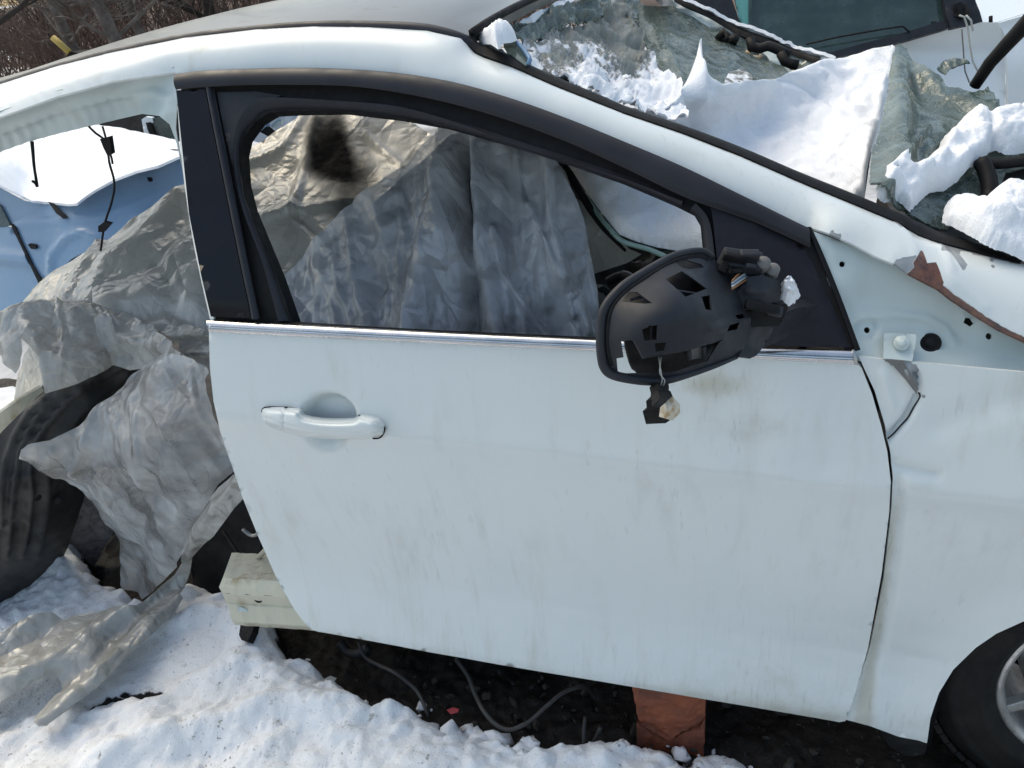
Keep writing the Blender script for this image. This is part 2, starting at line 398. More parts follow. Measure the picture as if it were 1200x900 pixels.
def snow_mat(name, dirt=0., base=(.86, .88, .92), rough_=.5):
    t = NT(name); c = t.mix(t.ramp(t.noise(5, 5, .6), .4, .7), base, tuple(b*.96 for b in base))
    if dirt:
        c = t.mix(t.math('MULTIPLY', t.ramp(t.noise(30, 6, .7), .60, .74), dirt), c, (.30, .29, .27))
        c = t.mix(t.math('MULTIPLY', t.ramp(t.noise(3.1, 5, .65), .5, .72), .45*dirt), c, (.55, .55, .56))
        c = t.mix(t.math('MULTIPLY', t.ramp(t.noise(210, 3, .6), .66, .70), .7), c, (.10, .09, .08))
        c = t.mix(t.math('MULTIPLY', t.math('MULTIPLY', t.ramp(t.noise(75, 3, .6), .62, .68), t.ramp(t.noise(4, 3), .45, .6)), .75), c, (.14, .125, .11))
        c = t.mix(t.mask('soil', 60, .9, .12), c, t.mix(t.ramp(t.noise(55, 5, .7), .45, .65), (.008, .0065, .006), (.022, .018, .016)))
    nb = t.bump(t.noise(30, 5, .6), rough_, .008); nb = t.bump(t.noise(260, 4, .7), .75, .0028, nb)
    return t.done(t.pbr(c, .55, 0, 0, nb, .3))
MT['snow'] = snow_mat('snow'); MT['gsnow'] = snow_mat('trodden_snow', .8, (.78, .80, .83), .9)
def snow_film():
    t = NT('snow_film')                              # frost and loose snow lying thin over glass: broken cover
    cov = t.math('ADD', t.attr('cover'), t.math('MULTIPLY', t.math('SUBTRACT', t.noise(1, 6, .7, (42, 30, 14)), .5), 1.3))
    m = t.ramp(cov, .42, .60)
    c = t.mix(m, t.mix(t.noise(14, 5), (.16, .18, .165), (.25, .25, .22)), (.84, .87, .92))
    ro = t.math('ADD', t.math('MULTIPLY', m, .4), .2)
    nb = t.bump(t.math('ADD', m, t.math('MULTIPLY', t.noise(260, 4, .7), .6)), .8, .006)
    return t.done(t.pbr(c, ro, 0, 0, nb, .4))
MT['film'] = snow_film()
def glass_mat(name, c1, c2, trans=.35, rough=.12, cracks=True):
    t = NT(name); col = t.mix(t.ramp(t.noise(9, 6, .65), .35, .68), c1, c2)
    if cracks:
        v = t.n('ShaderNodeTexVoronoi', feature='DISTANCE_TO_EDGE'); v.inputs['Scale'].default_value = 85
        mp = t.n('ShaderNodeVectorMath', operation='ADD'); t.l(t.geo.outputs['Position'], mp.inputs[0])
        nz = t.n('ShaderNodeTexNoise'); nz.inputs['Scale'].default_value = 7; t.l(t.geo.outputs['Position'], nz.inputs['Vector']); sc = t.n('ShaderNodeVectorMath', operation='SCALE'); sc.inputs['Scale'].default_value = .12
        t.l(nz.outputs['Color'], sc.inputs[0]); t.l(sc.outputs[0], mp.inputs[1]); t.l(mp.outputs[0], v.inputs['Vector'])
        ck = t.ramp(v.outputs['Distance'], .0, .05, 1, 0)
        col = t.mix(t.math('MULTIPLY', ck, .22), col, (.5, .55, .53))
        nb = t.bump(t.math('ADD', ck, t.noise(30, 5, .7)), .5, .0025); vf = t.n('ShaderNodeTexVoronoi', feature='DISTANCE_TO_EDGE'); vf.inputs['Scale'].default_value = 17; t.l(t.geo.outputs['Position'], vf.inputs['Vector']); nb = t.bump(vf.outputs['Distance'], .5, .02, nb)
        col = t.mix(t.math('MULTIPLY', t.ramp(t.noise(70, 6, .75), .60, .74), .35), col, (.42, .47, .45))
    else: nb = t.bump(t.noise(6, 3), .1, .01)
    p = t.pbr(col, rough, 0, 0, nb, .8 if rough < .2 else .55)
    tr = t.n('ShaderNodeBsdfTransparent'); tr.inputs[0].default_value = (.75, .84, .80, 1)
    mx = t.n('ShaderNodeMixShader'); mx.inputs[0].default_value = trans; t.l(p, mx.inputs[1]); t.l(tr.outputs[0], mx.inputs[2])
    return t.done(mx.outputs[0])
MT['wglass'] = glass_mat('crazed_windscreen', (.055, .085, .076), (.15, .185, .165), .22, .16)
MT['gglass'] = glass_mat('green_glass', (.025, .05, .047), (.09, .135, .12), .3, .1, False)
MT['dglass'] = glass_mat('dark_glass', (.022, .045, .042), (.05, .085, .08), .12, .06, False)
MT['gedge'] = simple('glass_edge', (.28, .42, .38), .2)
def tarp_mat(name, c1, c2, dirtc, trl=.4, clear=0., rough=.35, bump=.5):
    t = NT(name); col = t.mix(t.ramp(t.noise(4, 6, .65), .35, .68), c1, c2)
    col = t.mix(t.math('MULTIPLY', t.ramp(t.noise(16, 7, .7), .55, .8), .35), col, dirtc)
    col = t.mix(t.math('MULTIPLY', t.ramp(t.noise(170, 4, .7), .60, .70), .35), col, dirtc)
    # fine crease lines
    v = t.n('ShaderNodeTexVoronoi', feature='DISTANCE_TO_EDGE'); v.inputs['Scale'].default_value = 5.5
    nz = t.n('ShaderNodeTexNoise'); nz.inputs['Scale'].default_value = 5; nz.inputs['Detail'].default_value = 3; t.l(t.geo.outputs['Position'], nz.inputs['Vector'])
    sc = t.n('ShaderNodeVectorMath', operation='SCALE'); sc.inputs['Scale'].default_value = .30; t.l(nz.outputs['Color'], sc.inputs[0])
    ad = t.n('ShaderNodeVectorMath', operation='ADD'); t.l(t.geo.outputs['Position'], ad.inputs[0]); t.l(sc.outputs[0], ad.inputs[1]); t.l(ad.outputs[0], v.inputs['Vector'])
    ck = t.ramp(v.outputs['Distance'], 0, .010, 1, 0); ckm = t.math('MULTIPLY', ck, t.ramp(t.noise(3, 2), .55, .66))
    col = t.mix(t.math('MULTIPLY', ckm, .28), col, tuple(d*.6 for d in dirtc))
    dark_tone = t.mask('dark_tone', 26, .45, .55)  # soot on the big sheet, painted fold shade on the smoky one
    col = t.mix(dark_tone, col, (.006, .006, .007))
    def crumple(scale, st):                          # flat facets meeting in sharp creases
        mp = t.n('ShaderNodeMapping'); t.l(t.geo.outputs['Position'], mp.inputs[0]); mp.inputs['Scale'].default_value = st; mp.inputs['Rotation'].default_value = (.3*scale, .5, .2*scale)
        w = t.n('ShaderNodeTexVoronoi', feature='DISTANCE_TO_EDGE'); w.inputs['Scale'].default_value = scale; t.l(mp.outputs[0], w.inputs['Vector']); return t.math('MULTIPLY', w.outputs['Distance'], t.ramp(t.noise(2.6+.2*scale, 2), .38, .62, .15, 1.))
    nb = t.bump(crumple(6, (1, .8, .42)), min(1, bump*1.7), .10); nb = t.bump(crumple(15, (1, .5, .75)), min(1, bump*1.5), .040, nb); nb = t.bump(crumple(41, (.8, 1, .6)), min(1, bump*1.2), .013, nb)
    nb = t.bump(t.noise(1, 4, .65, (60, 60, 18)), bump*.25, .003, nb)
    p = t.pbr(col, t.math('ADD', t.math('MULTIPLY', dark_tone, .65), rough), 0, 0, nb, .95, Specular_IOR_Level=t.math('SUBTRACT', .95, t.math('MULTIPLY', dark_tone, .9)))
    tl = t.n('ShaderNodeBsdfTranslucent'); t.l(col, tl.inputs[0]); t.l(nb, tl.inputs['Normal'])
    mx = t.n('ShaderNodeMixShader'); mx.inputs[0].default_value = trl; t.l(p, mx.inputs[1]); t.l(tl.outputs[0], mx.inputs[2]); sh = mx.outputs[0]
    if clear:
        tr = t.n('ShaderNodeBsdfTransparent'); m2 = t.n('ShaderNodeMixShader'); t.l(t.ramp(t.noise(7, 4), .3, .7, clear*.5, clear*1.3), m2.inputs[0]); t.l(sh, m2.inputs[1]); t.l(tr.outputs[0], m2.inputs[2]); sh = m2.outputs[0]
    return t.done(sh)
MT['tarp'] = tarp_mat('grey_tarp', (.40, .395, .365), (.50, .495, .465), (.22, .21, .19), .16, 0, .26, .3)
MT['tarp_in'] = tarp_mat('smoky_tarp', (.52, .55, .60), (.76, .79, .84), (.22, .22, .22), .32, .30, .15, .5)
MT['tarp_cl'] = tarp_mat('milky_film', (.66, .68, .69), (.80, .81, .82), (.42, .41, .39), .30, .58, .14, .45)
MT['tarp_w'] = tarp_mat('wet_tarp', (.33, .325, .305), (.52, .515, .49), (.15, .14, .12), .24, .04, .22, .42)

# ================================================================== ground, far terrain
def far_ground():
    xs = np.concatenate([np.linspace(-260, -16, 26), np.linspace(-14, 10, 80), np.linspace(14, 260, 24)])
    ys = np.concatenate([np.linspace(-120, -6, 14), np.linspace(-5, 14, 64), np.linspace(16, 420, 40)])
    X, Y = np.meshgrid(xs, ys); P = np.stack([X, Y, X*0], -1)
    Z = -.03 + .03*fbm(P*.6, 3) - .02
    dist = np.hypot(X+.8, Y+1)
    Z = np.where(dist > 14, Z - .25*np.clip((dist-14)/10, 0, 1), Z)
    n, m = X.shape; V = np.stack([X, Y, Z], -1).reshape(-1, 3)
    F = [(j*m+i, j*m+i+1, (j+1)*m+i+1, (j+1)*m+i) for j in range(n-1) for i in range(m-1)]
    link('ground', V, F, MT['farsnow'], kind='structure', label='snow covered scrapyard ground reaching to the wood', cat='ground')
def fs():
    t = NT('yard_snow'); c = t.mix(t.ramp(t.noise(.5, 6, .65), .42, .62), (.52, .53, .55), (.17, .165, .16)); return t.done(t.pbr(c, .7, 0, 0, t.bump(t.noise(9, 5), .5, .05)))
MT['farsnow'] = fs()
far_ground()
# dark earth below the wreck and trodden snow in front of it
SNOW_EDGE = np.array([(-4.6, 1.6), (-3.4, 1.3), (-2.9, .75), (-2.62, .46), (-2.5, .38), (-2.40, .30), (-2.2, .27), (-2.05, .31), (-1.93, .33), (-1.84, .27), (-1.72, .15), (-1.58, .10), (-1.45, .065), (-1.36, .07), (-1.30, .04), (-1.22, .045), (-1.12, .03), (-1.0, .065), (-.92, .075), (-.84, .08), (-.76, .07), (-.66, .05), (-.6, .0), (-.5, -.06), (0.6, -.2)])
def near_ground():
    xs = np.r_[np.arange(-4.5, -2.7, .03), np.arange(-2.7, -.5, .0065), np.arange(-.5, .7, .03)]; ys = np.r_[np.arange(-.62, -.45, .02), np.arange(-.45, .36, .0065), np.arange(.36, 1.5, .025)]
    X, Y = np.meshgrid(xs, ys); P = np.stack([X, Y, X*0], -1)
    e = np.interp(X, SNOW_EDGE[:, 0], SNOW_EDGE[:, 1]) + .040*fbm(P*7, 4) + .012*noise3(P*30)
    d = e-Y                                          # >0 on the snow side
    lum = np.clip(fbm(P*7+3, 4), -.2, 1)
    clods = np.maximum(0, noise3(P*22))**1.2*np.exp(-(d/.14)**2)
    hs = .018 + .055*np.clip(d/.10, 0, 1)**.7 + .028*lum + .022*noise3(P*2.2) + .05*clods + .016*np.abs(fbm(P*5+2, 4)) + .005*np.maximum(0, noise3(P*31+8))**1.3*3*(noise3(P*4+1) > -.05) + .005*fbm(P*55, 3) + .020*np.maximum(0, noise3(P*11+4))**2
    # broken crust, wheel-rut like dips and a ridge pushed up beside the opening
    rid = segdist(X, Y, [(-1.95, -.2), (-1.62, .0), (-1.40, .045)]); hs += .045*np.exp(-(rid/.045)**2)
    heap = np.hypot((X+2.62)/.25, (Y-.44)/.16); hs += .07*np.exp(-heap**2)
    heap = np.hypot((X+1.90)/.2, (Y-.14)/.16); hs += .06*np.exp(-heap**2)
    cre = segdist(X, Y, [(-2.09, -.075), (-2.03, -.045), (-1.97, -.03)])*(1+.9*noise3(P*40))+.008*noise3(P*70); hs -= .05*np.exp(-(cre/.018)**2)
    far = np.clip((X+3.2)/-.8, 0, 1); hs = hs*(1-far*.5)
    lay = np.exp(-np.clip(segdist(X, Y, [(-2.6, .0), (-2.3, -.06), (-2.1, .02), (-1.95, .1)])-.07, 0, 1)/.05); hs = hs*(1-lay)+np.minimum(hs, .03+.35*hs)*lay
    zs = np.where(d > 0, hs*np.clip(d/.035, 0, 1)**.5, 0)
    zd = -.012 + .012*fbm(P*10, 4) + .006*noise3(P*45)
    w = np.clip(d/.012, 0, 1); Z = zd*(1-w)+np.maximum(zs, zd)*w
    soil = np.clip(1-d/.03, 0, 1)
    sp = .8*noise3(P*38+5)+.7*noise3(P*15); soil = np.where((d < 0) & (sp > .52+2.2*np.clip(-d, 0, .3)) & (Y < .3), .0, soil)   # flecks of snow on the earth
    soil = np.maximum(soil, np.exp(-(cre/.016)**2)*.95)  # shade in the crevice, painted with the soil colour
    soil = np.maximum(soil, .62*np.clip(fbm(P*11+9, 4)-.25, 0, 1)*np.exp(-((X+1.93)/.22)**2-((Y+.22)/.16)**2)*1.6)
    n, m = X.shape; V = np.stack([X, Y, Z], -1).reshape(-1, 3)
    F = [(j*m+i, j*m+i+1, (j+1)*m+i+1, (j+1)*m+i) for j in range(n-1) for i in range(m-1)]
    o = link('snowy_ground', V, F, MT['gsnow'], kind='structure', label='lumpy trodden snow and dark wet earth around the wreck', cat='ground')
    attr(o, 'soil', soil.ravel())
near_ground()

# ================================================================== the wrecked white car
car = empty('wrecked_car', (-1.3, .9, 0), label='wrecked white hatchback with torn-off mirror cover and caved-in snowy windscreen', cat='car')

# --- roof
NEAR_ROOF = [(-60, 118), (0, 98), (33, 87.5), (67, 77), (100, 68), (167, 51.5), (217, 42), (267, 35), (333, 28.5), (400, 26), (467, 27.5), (510, 32), (546, 43)]
nr = np.array(NEAR_ROOF, float); nr3 = UY(nr[:, 0], nr[:, 1], np.full(len(nr), .30)); nr3 = nr3[np.argsort(nr3[:, 0])]
def roof_edge_z(x): 
    return np.where(x < nr3[0, 0], nr3[0, 2] + (x-nr3[0, 0])*.16, np.interp(x, nr3[:, 0], nr3[:, 2]))
XH = nr3[-1, 0]
def roof_pt(x, y):
    v = (y-.9)/.6; f = 1-v*v
    return np.array([x, y, float(roof_edge_z(min(x, XH))) + .045*f**.8 if f > 0 else float(roof_edge_z(min(x, XH)))])
def header_x(y): v = (y-.9)/.6; return XH + .06*(1-v*v)
def build_roof():
    ny, nx = 31, 60; V = []; F = []
    for j in range(ny):
        for i in range(nx):
            x = -2.75 + (XH+2.75)*i/(nx-1); far = np.interp(x, [-3, -1.75, -1.45, -1.3], [1.02, 1.05, 1.32, 1.496]) + .012*math.sin(x*37)*(x < -1.35)  # unseen far edge cut back so sun reaches the sheet below
            y = .304+(far-.304)*j/(ny-1); x += (header_x(y)-XH)*(i/(nx-1))**3; V.append(roof_pt(x, y)-np.array([0, 0, .002]))
    for j in range(ny-1):
        for i in range(nx-1): F.append((j*nx+i, j*nx+i+1, (j+1)*nx+i+1, (j+1)*nx+i))
    o = link('roof', V, F, MT['roof'], car); solid(o, .02)
    hp = [roof_pt(header_x(y), y)+np.array([.006, 0, .002]) for y in np.linspace(.31, 1.49, 30)]
    tube('header_seal', hp, .007, MT['rubber'], o, 6, .03)
    lp = [np.array([x, .302, float(roof_edge_z(x))+.002]) for x in np.linspace(-2.9, XH, 60)]
    return o
roof = build_roof()
# roof ditch moulding: widens towards the windscreen
A = [(-60, 116), (0, 96), (67, 75), (133, 57.5), (217, 40), (300, 30), (367, 24.5), (433, 24), (500, 27.5), (546, 40), (556, 50)]
B = [(-60, 119), (0, 98.5), (67, 77.5), (133, 61), (217, 44), (300, 34.5), (367, 31), (433, 32), (500, 36), (540, 45), (549, 56)]
ribbon('roof_moulding', pY([(x, y, .305) for x, y in A]), pY([(x, y, .292) for x, y in B]), MT['trim'], car, 90, 5, .003, .006)

# --- cant rail and windscreen pillar, one pressing
rail_top = [(-60, 119), (0, 98.5), (67, 77.5), (133, 61), (217, 44), (300, 34.5), (367, 31), (433, 32), (500, 36), (540, 45), (548, 53), (556, 62), (567, 67.5), (600, 79), (650, 101), (700, 121), (733, 134), (800, 157), (867, 183), (933, 212), (1000, 240), (1050, 261), (1075, 276), (1100, 285), (1150, 298), (1192, 308), (1250, 322)]
rail_bot = [(x, y+(5 if 203 < x < 940 else 0)) for x, y in [(1250, 430), (1200, 400), (1170, 386), (1150, 374), (1115, 351), (1100, 339), (1065, 321), (1050, 310), (1025, 300), (1000, 286), (970, 273), (947, 266), (933, 259), (867, 226), (800, 194), (733, 165.5), (667, 138.5), (600, 114.5), (533, 95.5), (467, 84.5), (400, 79.5), (333, 78.5), (240, 81.5), (203, 85), (133, 95), (67, 113), (0, 137), (-60, 160)]]
def rail_ctrl():
    c = []
    for x, y in rail_top:
        Yt = .292 if x < 548 else np.interp(x, [548, 600, 800, 1000, 1200, 1250], [.292, .275, .225, .185, .15, .145])
        c.append((x, y, float(Yt)))
    for x, y in rail_bot:
        c.append((x, y, float(YS(x, y)) + .014 if 200 < x < 950 else float(YS(x, y)) + .006 if x < 950 else float(np.interp(x, [945, 1000, 1050, 1200, 1250], [.122, .108, .09, .062, .06]))))
    return TPS(c, 2e-3)
RAILF = rail_ctrl()
def rail_bulge(px, py, V):                           # rounded shoulder between the two edges of the strip
    a = segdist(px, py, rail_top); b = segdist(px, py, rail_bot); v = a/(a+b+1e-6)
    return .014*np.sin(np.pi*np.clip(v, 0, 1))**.8
def rust_at(px, py, V):
    low = [(1066, 322), (1100, 340), (1115, 352), (1150, 375), (1170, 387), (1205, 402)]
    m = np.clip(1-segdist(px, py, low)/np.interp(px, [1060, 1090, 1130, 1160, 1200], [4, 7, 9, 8, 6]), 0, 1)
    tri = inpoly(px, py, [(1066, 322), (1066, 309), (1070, 301), (1080, 312), (1090, 316), (1102, 328), (1100, 340)])
    return np.maximum(m*1.1, tri*1.0)
def primer_at(px, py, V):
    m = np.zeros(len(px))
    for poly in ([(1047, 262), (1052, 274), (1060, 268), (1075, 277), (1052, 258)], [(1096, 284), (1100, 300), (1108, 303), (1118, 320), (1126, 322), (1128, 314), (1122, 306), (1124, 296), (1140, 300), (1160, 304), (1160, 318), (1164, 305), (1180, 308), (1192, 312), (1195, 306), (1100, 282)],
                 [(971, 274), (985, 277), (987, 283), (974, 276)], [(1048, 309), (1056, 307), (1066, 308), (1066, 321), (1056, 318)]):
        m = np.maximum(m, inpoly(px, py, poly)*1.0)
    return m
def zero(px, py, V): return np.zeros(len(px))
pillar = sheet('side_frame', rail_top+rail_bot, RAILF, MT['paint_d'], car, 5, .004, attrs={'rust': rust_at, 'primer': primer_at, 'dirt': zero},
      disp=rail_bulge, folds=[([(1050, 262), (1066, 300), (1068, 318)], .0025, 5, 'r'), ([(1100, 290), (1110, 330), (1150, 365)], .003, 6, 'r')])
# jamb of the missing rear door: stepped flange with pressed ribs
jamb_out = [(203, 78), (133, 88), (67, 106), (0, 130), (-60, 154), (-60, 205), (0, 178), (33, 166), (67, 157), (100, 149), (140, 139.5), (167, 133.5), (187, 136), (199, 146), (207, 168), (214, 200), (206, 150), (208, 120)]
jc = []
for x, y in [(203, 84), (133, 94), (67, 112), (0, 136), (-60, 160)]: jc.append((x, y-3, float(YS(x, y))+.016))
for x, y in [(133, 104), (67, 122), (0, 146), (-60, 172), (180, 100)]: jc.append((x, y, float(YS(x, y))+.045))
for x, y in [(-60, 205), (0, 178), (67, 157), (100, 149), (167, 133.5)]: jc.append((x, y, .262))
for x, y in [(187, 136), (199, 146), (207, 168), (214, 200)]: jc.append((x, y, .22))
ribs = []
for i in range(17):
    x = -50+i*13.2; yt = np.interp(x, [-60, 0, 67, 133, 175], [180, 155, 131, 114, 108]); yb = np.interp(x, [-60, 0, 67, 133, 175], [200, 173, 152, 137, 130])
    ribs.append(([(x, yt), (x+6, yt+8), (x+9, yb)], .0022, 3.0))
jamb = sheet('door_jamb', jamb_out, jc, MT['jamb'], car, 4, .004, folds=ribs+[([(-60, 181), (0, 154), (67, 130), (133, 113), (180, 107), (200, 118)], .004, 4.0)])

# --- front door
door_out = [(245, 386), (246, 430), (250, 470), (258, 505), (268, 535), (283, 580), (303, 630), (323, 675), (345, 714), (356, 729), (366, 738), (378, 742.5),
            (500, 765), (625, 787), (750, 808), (850, 825), (950, 842), (984, 848), (991, 846), (1000, 820), (1017, 760), (1033, 673), (1042, 600), (1044, 565), (1040, 530), (1033, 500), (1022, 462), (1010, 432), (1002, 424), (890, 418), (700, 407), (500, 397)]
def door_disp(px, py, V):
    # finger dish behind the handle pull
    d = np.hypot((px-385)/33, (py-494)/33); t = np.clip((1.06-d)/.24, 0, 1); dish = -(.028*t*t*(3-2*t))*np.clip(1.15-.3*d, 0, 1)
    # long shallow dents and the hem along the bottom
    wav = .0013*noise3(V*np.array([3., 1, 5.])) + .0006*noise3(V*9)
    dent = -.004*np.exp(-((px-960)/40)**2-((py-545)/22)**2) - .003*np.exp(-((px-880)/30)**2-((py-560)/60)**2)
    return dish+wav+dent
def door_dirt(px, py, V):
    m = .75*np.exp(-((px-835)/45)**2-((py-450)/18)**2) + .45*np.exp(-((px-870)/60)**2-((py-500)/40)**2)
    m += .5*np.clip((py-np.interp(px, [370, 990], [715, 820]))/40, 0, 1) + .35*np.exp(-((px-900)/130)**2)*np.clip((py-640)/160, 0, 1)
    return np.clip(m, 0, .85)
door = sheet('front_door', door_out, ('S', 0.0), MT['paint_d'], car, 5, .018, disp=door_disp, attrs={'rust': zero, 'primer': zero, 'dirt': door_dirt},
             folds=[([(378, 742), (625, 786), (850, 824), (988, 847)], -.004, 3.5)], label='white front door, streaked with grime, its window glass gone')
# belt moulding
bt = [(243, 374.5), (330, 379.5), (500, 388.5), (700, 397.5), (800, 402), (890, 407), (999, 410)]
bb = [(246, 389), (330, 393.5), (500, 402), (700, 411.5), (800, 416), (890, 421), (1001, 427)]
ribbon('belt_moulding', pS(bt, .004), pS(bb, -.003), MT['chrome'], door, 90, 13, 0, .006, prof=lambda v: .006*math.sin(math.pi*v)**.5 - (.0035 if .56 < v < .72 else 0))
ribbon('moulding_end_cap', pS([(999, 409.5), (1001, 410), (1003, 412)], -.004), pS([(1001, 427.5), (1003, 428), (1005, 428)], -.006), MT['steel'], door, 6, 5, .003, .006)
# window frame: backing, outer trim band, glass run, inner ring, centre-pillar cover
opening = [(342, 130), (317, 131.5), (299.5, 142), (285, 162), (281, 180), (283.5, 215), (291, 244), (307, 283), (324.5, 325), (343, 378), (360, 379), (500, 387), (700, 396), (800, 400), (832, 402), (830, 330), (824, 292), (821, 262), (814, 250), (790, 238), (730, 212.5), (670, 191.5), (634, 179.5), (580, 163), (520, 146.5), (467, 137), (400, 129)]
frame_out = [(212, 93), (300, 90), (400, 91), (467, 97), (533, 109), (600, 128), (667, 153), (733, 181), (800, 210), (867, 243), (940, 278), (997, 406), (832, 404), (800, 402), (700, 398), (500, 389), (330, 381), (250, 377), (236, 322), (222, 251), (213, 151)]
sheet('window_frame', frame_out, ('S', .018), MT['rubber'], door, 7, .03, holes=[opening])
tr_t = [(205.5, 87.5), (240, 82.5), (333, 79.5), (400, 80.5), (467, 85.5), (533, 96.5), (600, 115.5), (667, 139.5), (733, 166.5), (800, 195), (867, 227.5), (933, 260), (948, 267)]
tr_b = [(206, 105), (240, 102), (300, 99.5), (400, 100.5), (467, 108.5), (533, 122.5), (600, 142.5), (667, 167.5), (733, 197.5), (800, 230), (860, 252), (893, 264), (949, 290)]
ribbon('upper_frame_trim', pS(tr_t, -.002), pS(tr_b, -.004), MT['trim'], door, 110, 9, .006, .016)
sheet('pillar_cover', [(206.5, 106), (240, 103.5), (259, 200), (277, 290), (294, 373), (247, 371), (235.5, 322), (221.5, 251), (211, 151)], ('S', .001), MT['gloss'], door, 7, .008)
ribbon('run_channel_lip', pS([(241, 103), (260, 200), (278, 290), (295, 374)], -.001), pS([(247, 103), (267, 200), (286, 290), (302.5, 374)], .001), MT['trim'], door, 40, 5, .004, .014)
# white edge of the door seen behind the pillar cover
ribbon('door_edge_flange', pS([(208, 125), (213, 190), (224, 270), (236, 330), (246, 374)], .012), pS([(214, 125), (220, 190), (230, 270), (242, 330), (251, 374)], .006), MT['paint'], door, 30, 4, .002, .004)
ring_o = [(326, 376), (307, 307), (285, 247), (275.5, 200), (273.5, 169), (280, 140), (296, 120), (314, 114), (400, 118.5), (467, 125), (533, 143), (600, 168), (667, 189), (733, 210), (800, 236)]
ring_i = [(343, 377), (324, 325), (291, 244), (283.5, 215), (281, 178), (287, 158), (301, 141), (318, 131), (400, 129.5), (467, 137.5), (533, 150.5), (600, 169.5), (667, 191), (733, 214), (800, 243)]
ribbon('glass_run', pS(ring_o, .006), pS(ring_i, .024), MT['trim'], door, 120, 6, .004, .01)
sheet('frame_corner', [(254, 108), (300, 107), (330, 112), (300, 120), (283, 140), (276, 170), (279, 220), (262, 150)], ('S', .012), MT['plastic'], door, 6, .006)
ribbon('front_window_post', pS([(815, 238), (832, 262), (840, 330), (844, 403)], .004), pS([(808, 248), (821, 264), (827, 330), (831, 403)], .02), MT['trim'], door, 30, 6, .004, .02)
sheet('mirror_sail', [(833, 242), (860, 253), (893, 265), (944, 290), (970, 345), (998, 407), (930, 406), (850, 402), (843, 330), (836, 262)], ('S', .003), MT['sail'], door, 6, .012, folds=[([(893, 266), (944, 291), (996, 405)], -.003, 5)])
ribbon('door_seal', pS([(946, 266), (960, 300), (980, 350), (1003, 411)], -.002), pS([(950.5, 268), (965.5, 300), (986, 350), (1008, 410)], .006), MT['rubber'], door, 40, 5, .003, .02)
# inner belt and door card top so that the opening has depth
ribbon('window_inner_lip', pS([(332, 376), (500, 386), (700, 395), (835, 401)], .03), pS([(332, 381), (500, 391), (700, 400), (835, 406)], .0), MT['rubber'], door, 40, 4, .001, .01)
# handle
hY = lambda pts, o: [(x, y, float(YS(x, y))+o) for x, y in pts]
hand = [(306.5, 484), (310, 478), (330, 478), (350, 480.5), (355, 487.5), (378, 492), (411.7, 491.7), (420, 487.5), (437, 490), (446.5, 495), (450, 503), (446, 511), (420, 514.7), (378, 514), (345, 510), (320, 502), (309, 494)]
hc = hY(hand, -.006) + hY([(330, 487), (345, 492)], -.020) + hY([(330, 498), (345, 505)], -.022) + hY([(365, 497), (385, 498.5), (405, 498.5), (425, 496.5)], -.034) + hY([(365, 508.5), (385, 511), (405, 511), (425, 510.5)], -.034) + hY([(440, 498), (440, 507)], -.026) + hY([(316, 486), (316, 494)], -.014)
_ho = crom(hand, 2.5, True)
def handle_Y(px, py):
    d = segdist(px, py, _ho, True); pl = np.clip((px-306)/42, 0, 1)**.6*np.clip((451-px)/16, 0, 1)**.5
    return YS(px, py) - .004 - (.010+.024*pl)*np.sin(np.clip(d/7.5, 0, 1)*np.pi/2)**.7
hd = sheet('door_handle', hand, handle_Y, MT['paint'], door, 2.2, .010, curved=True, folds=[([(332, 477), (330.5, 506)], -.0035, 1.3), ([(308, 489), (345, 501), (385, 506.5), (449, 505)], -.0022, 1.3)])
g1 = tube('handle_gasket', pS([(306.5, 483), (310, 477.6), (330, 477), (350, 479.2), (354, 484)], -.005), .0012, MT['rubber'], door, 6, .004)
g2 = tube('handle_gasket', pS([(420, 486.6), (437, 488.8), (447, 494), (451, 503), (446, 512.5), (437, 514)], -.005), .0014, MT['rubber'], door, 6, .004)

# --- structure behind the front wing: hinge pillar panel
ph = [(950, 270), (1000, 288), (1025, 302), (1050, 312), (1065, 323), (1100, 341), (1115, 353), (1150, 376), (1170, 388), (1200, 402), (1260, 436), (1260, 460), (1200, 440), (1125, 434), (1035, 428), (1004, 422), (985, 360)]
pc = [(950, 270, .125), (1000, 288, .125), (1050, 312, .12), (1100, 341, .112), (1150, 376, .105), (1200, 402, .10), (1260, 436, .1), (1004, 420, .055), (1035, 426, .05), (1125, 432, .055), (1200, 440, .06), (1260, 460, .06), (1060, 380, .10), (1120, 395, .105), (1010, 350, .105), (980, 340, .085), (1016, 386, .085), (1100, 405, .09), (1180, 420, .085)]
def circ(cx, cy, r, n=14, e=1.0): return [(cx+r*math.cos(2*math.pi*i/n), cy+e*r*math.sin(2*math.pi*i/n)) for i in range(n)]
panel = sheet('hinge_pillar_panel', ph, pc, MT['jamb'], car, 4, .004, holes=[circ(988.5, 309, 3.6), circ(1017, 386.5, 3.6), circ(1090.5, 402, 12.5, 22, .82), circ(1159, 394, 4), [(1129, 378), (1131, 371), (1138, 372), (1142, 379), (1137, 383)]],
      disp=lambda px, py, V: -.006*np.clip((15-np.hypot(px-1016, (py-386)*1.1))/3, 0, 1) + .0035*np.clip((11-np.hypot(px-1016, (py-386)*1.1))/2, 0, 1)
      - .004*np.exp(-((px-989)/12)**2-((py-309)/12)**2),
      folds=[([(1000, 375), (1045, 368), (1085, 372), (1108, 385), (1118, 402)], .0045, 5), ([(965, 300), (985, 345), (1000, 372)], -.006, 7), ([(1129, 372), (1140, 374)], .004, 4)])
sheet('pillar_inner', [(955, 275), (1000, 290), (1100, 345), (1260, 440), (1260, 460), (1004, 424)], .16, MT['dark'], panel, 20, .004)
gq = UY(1090.5, 402, .092)
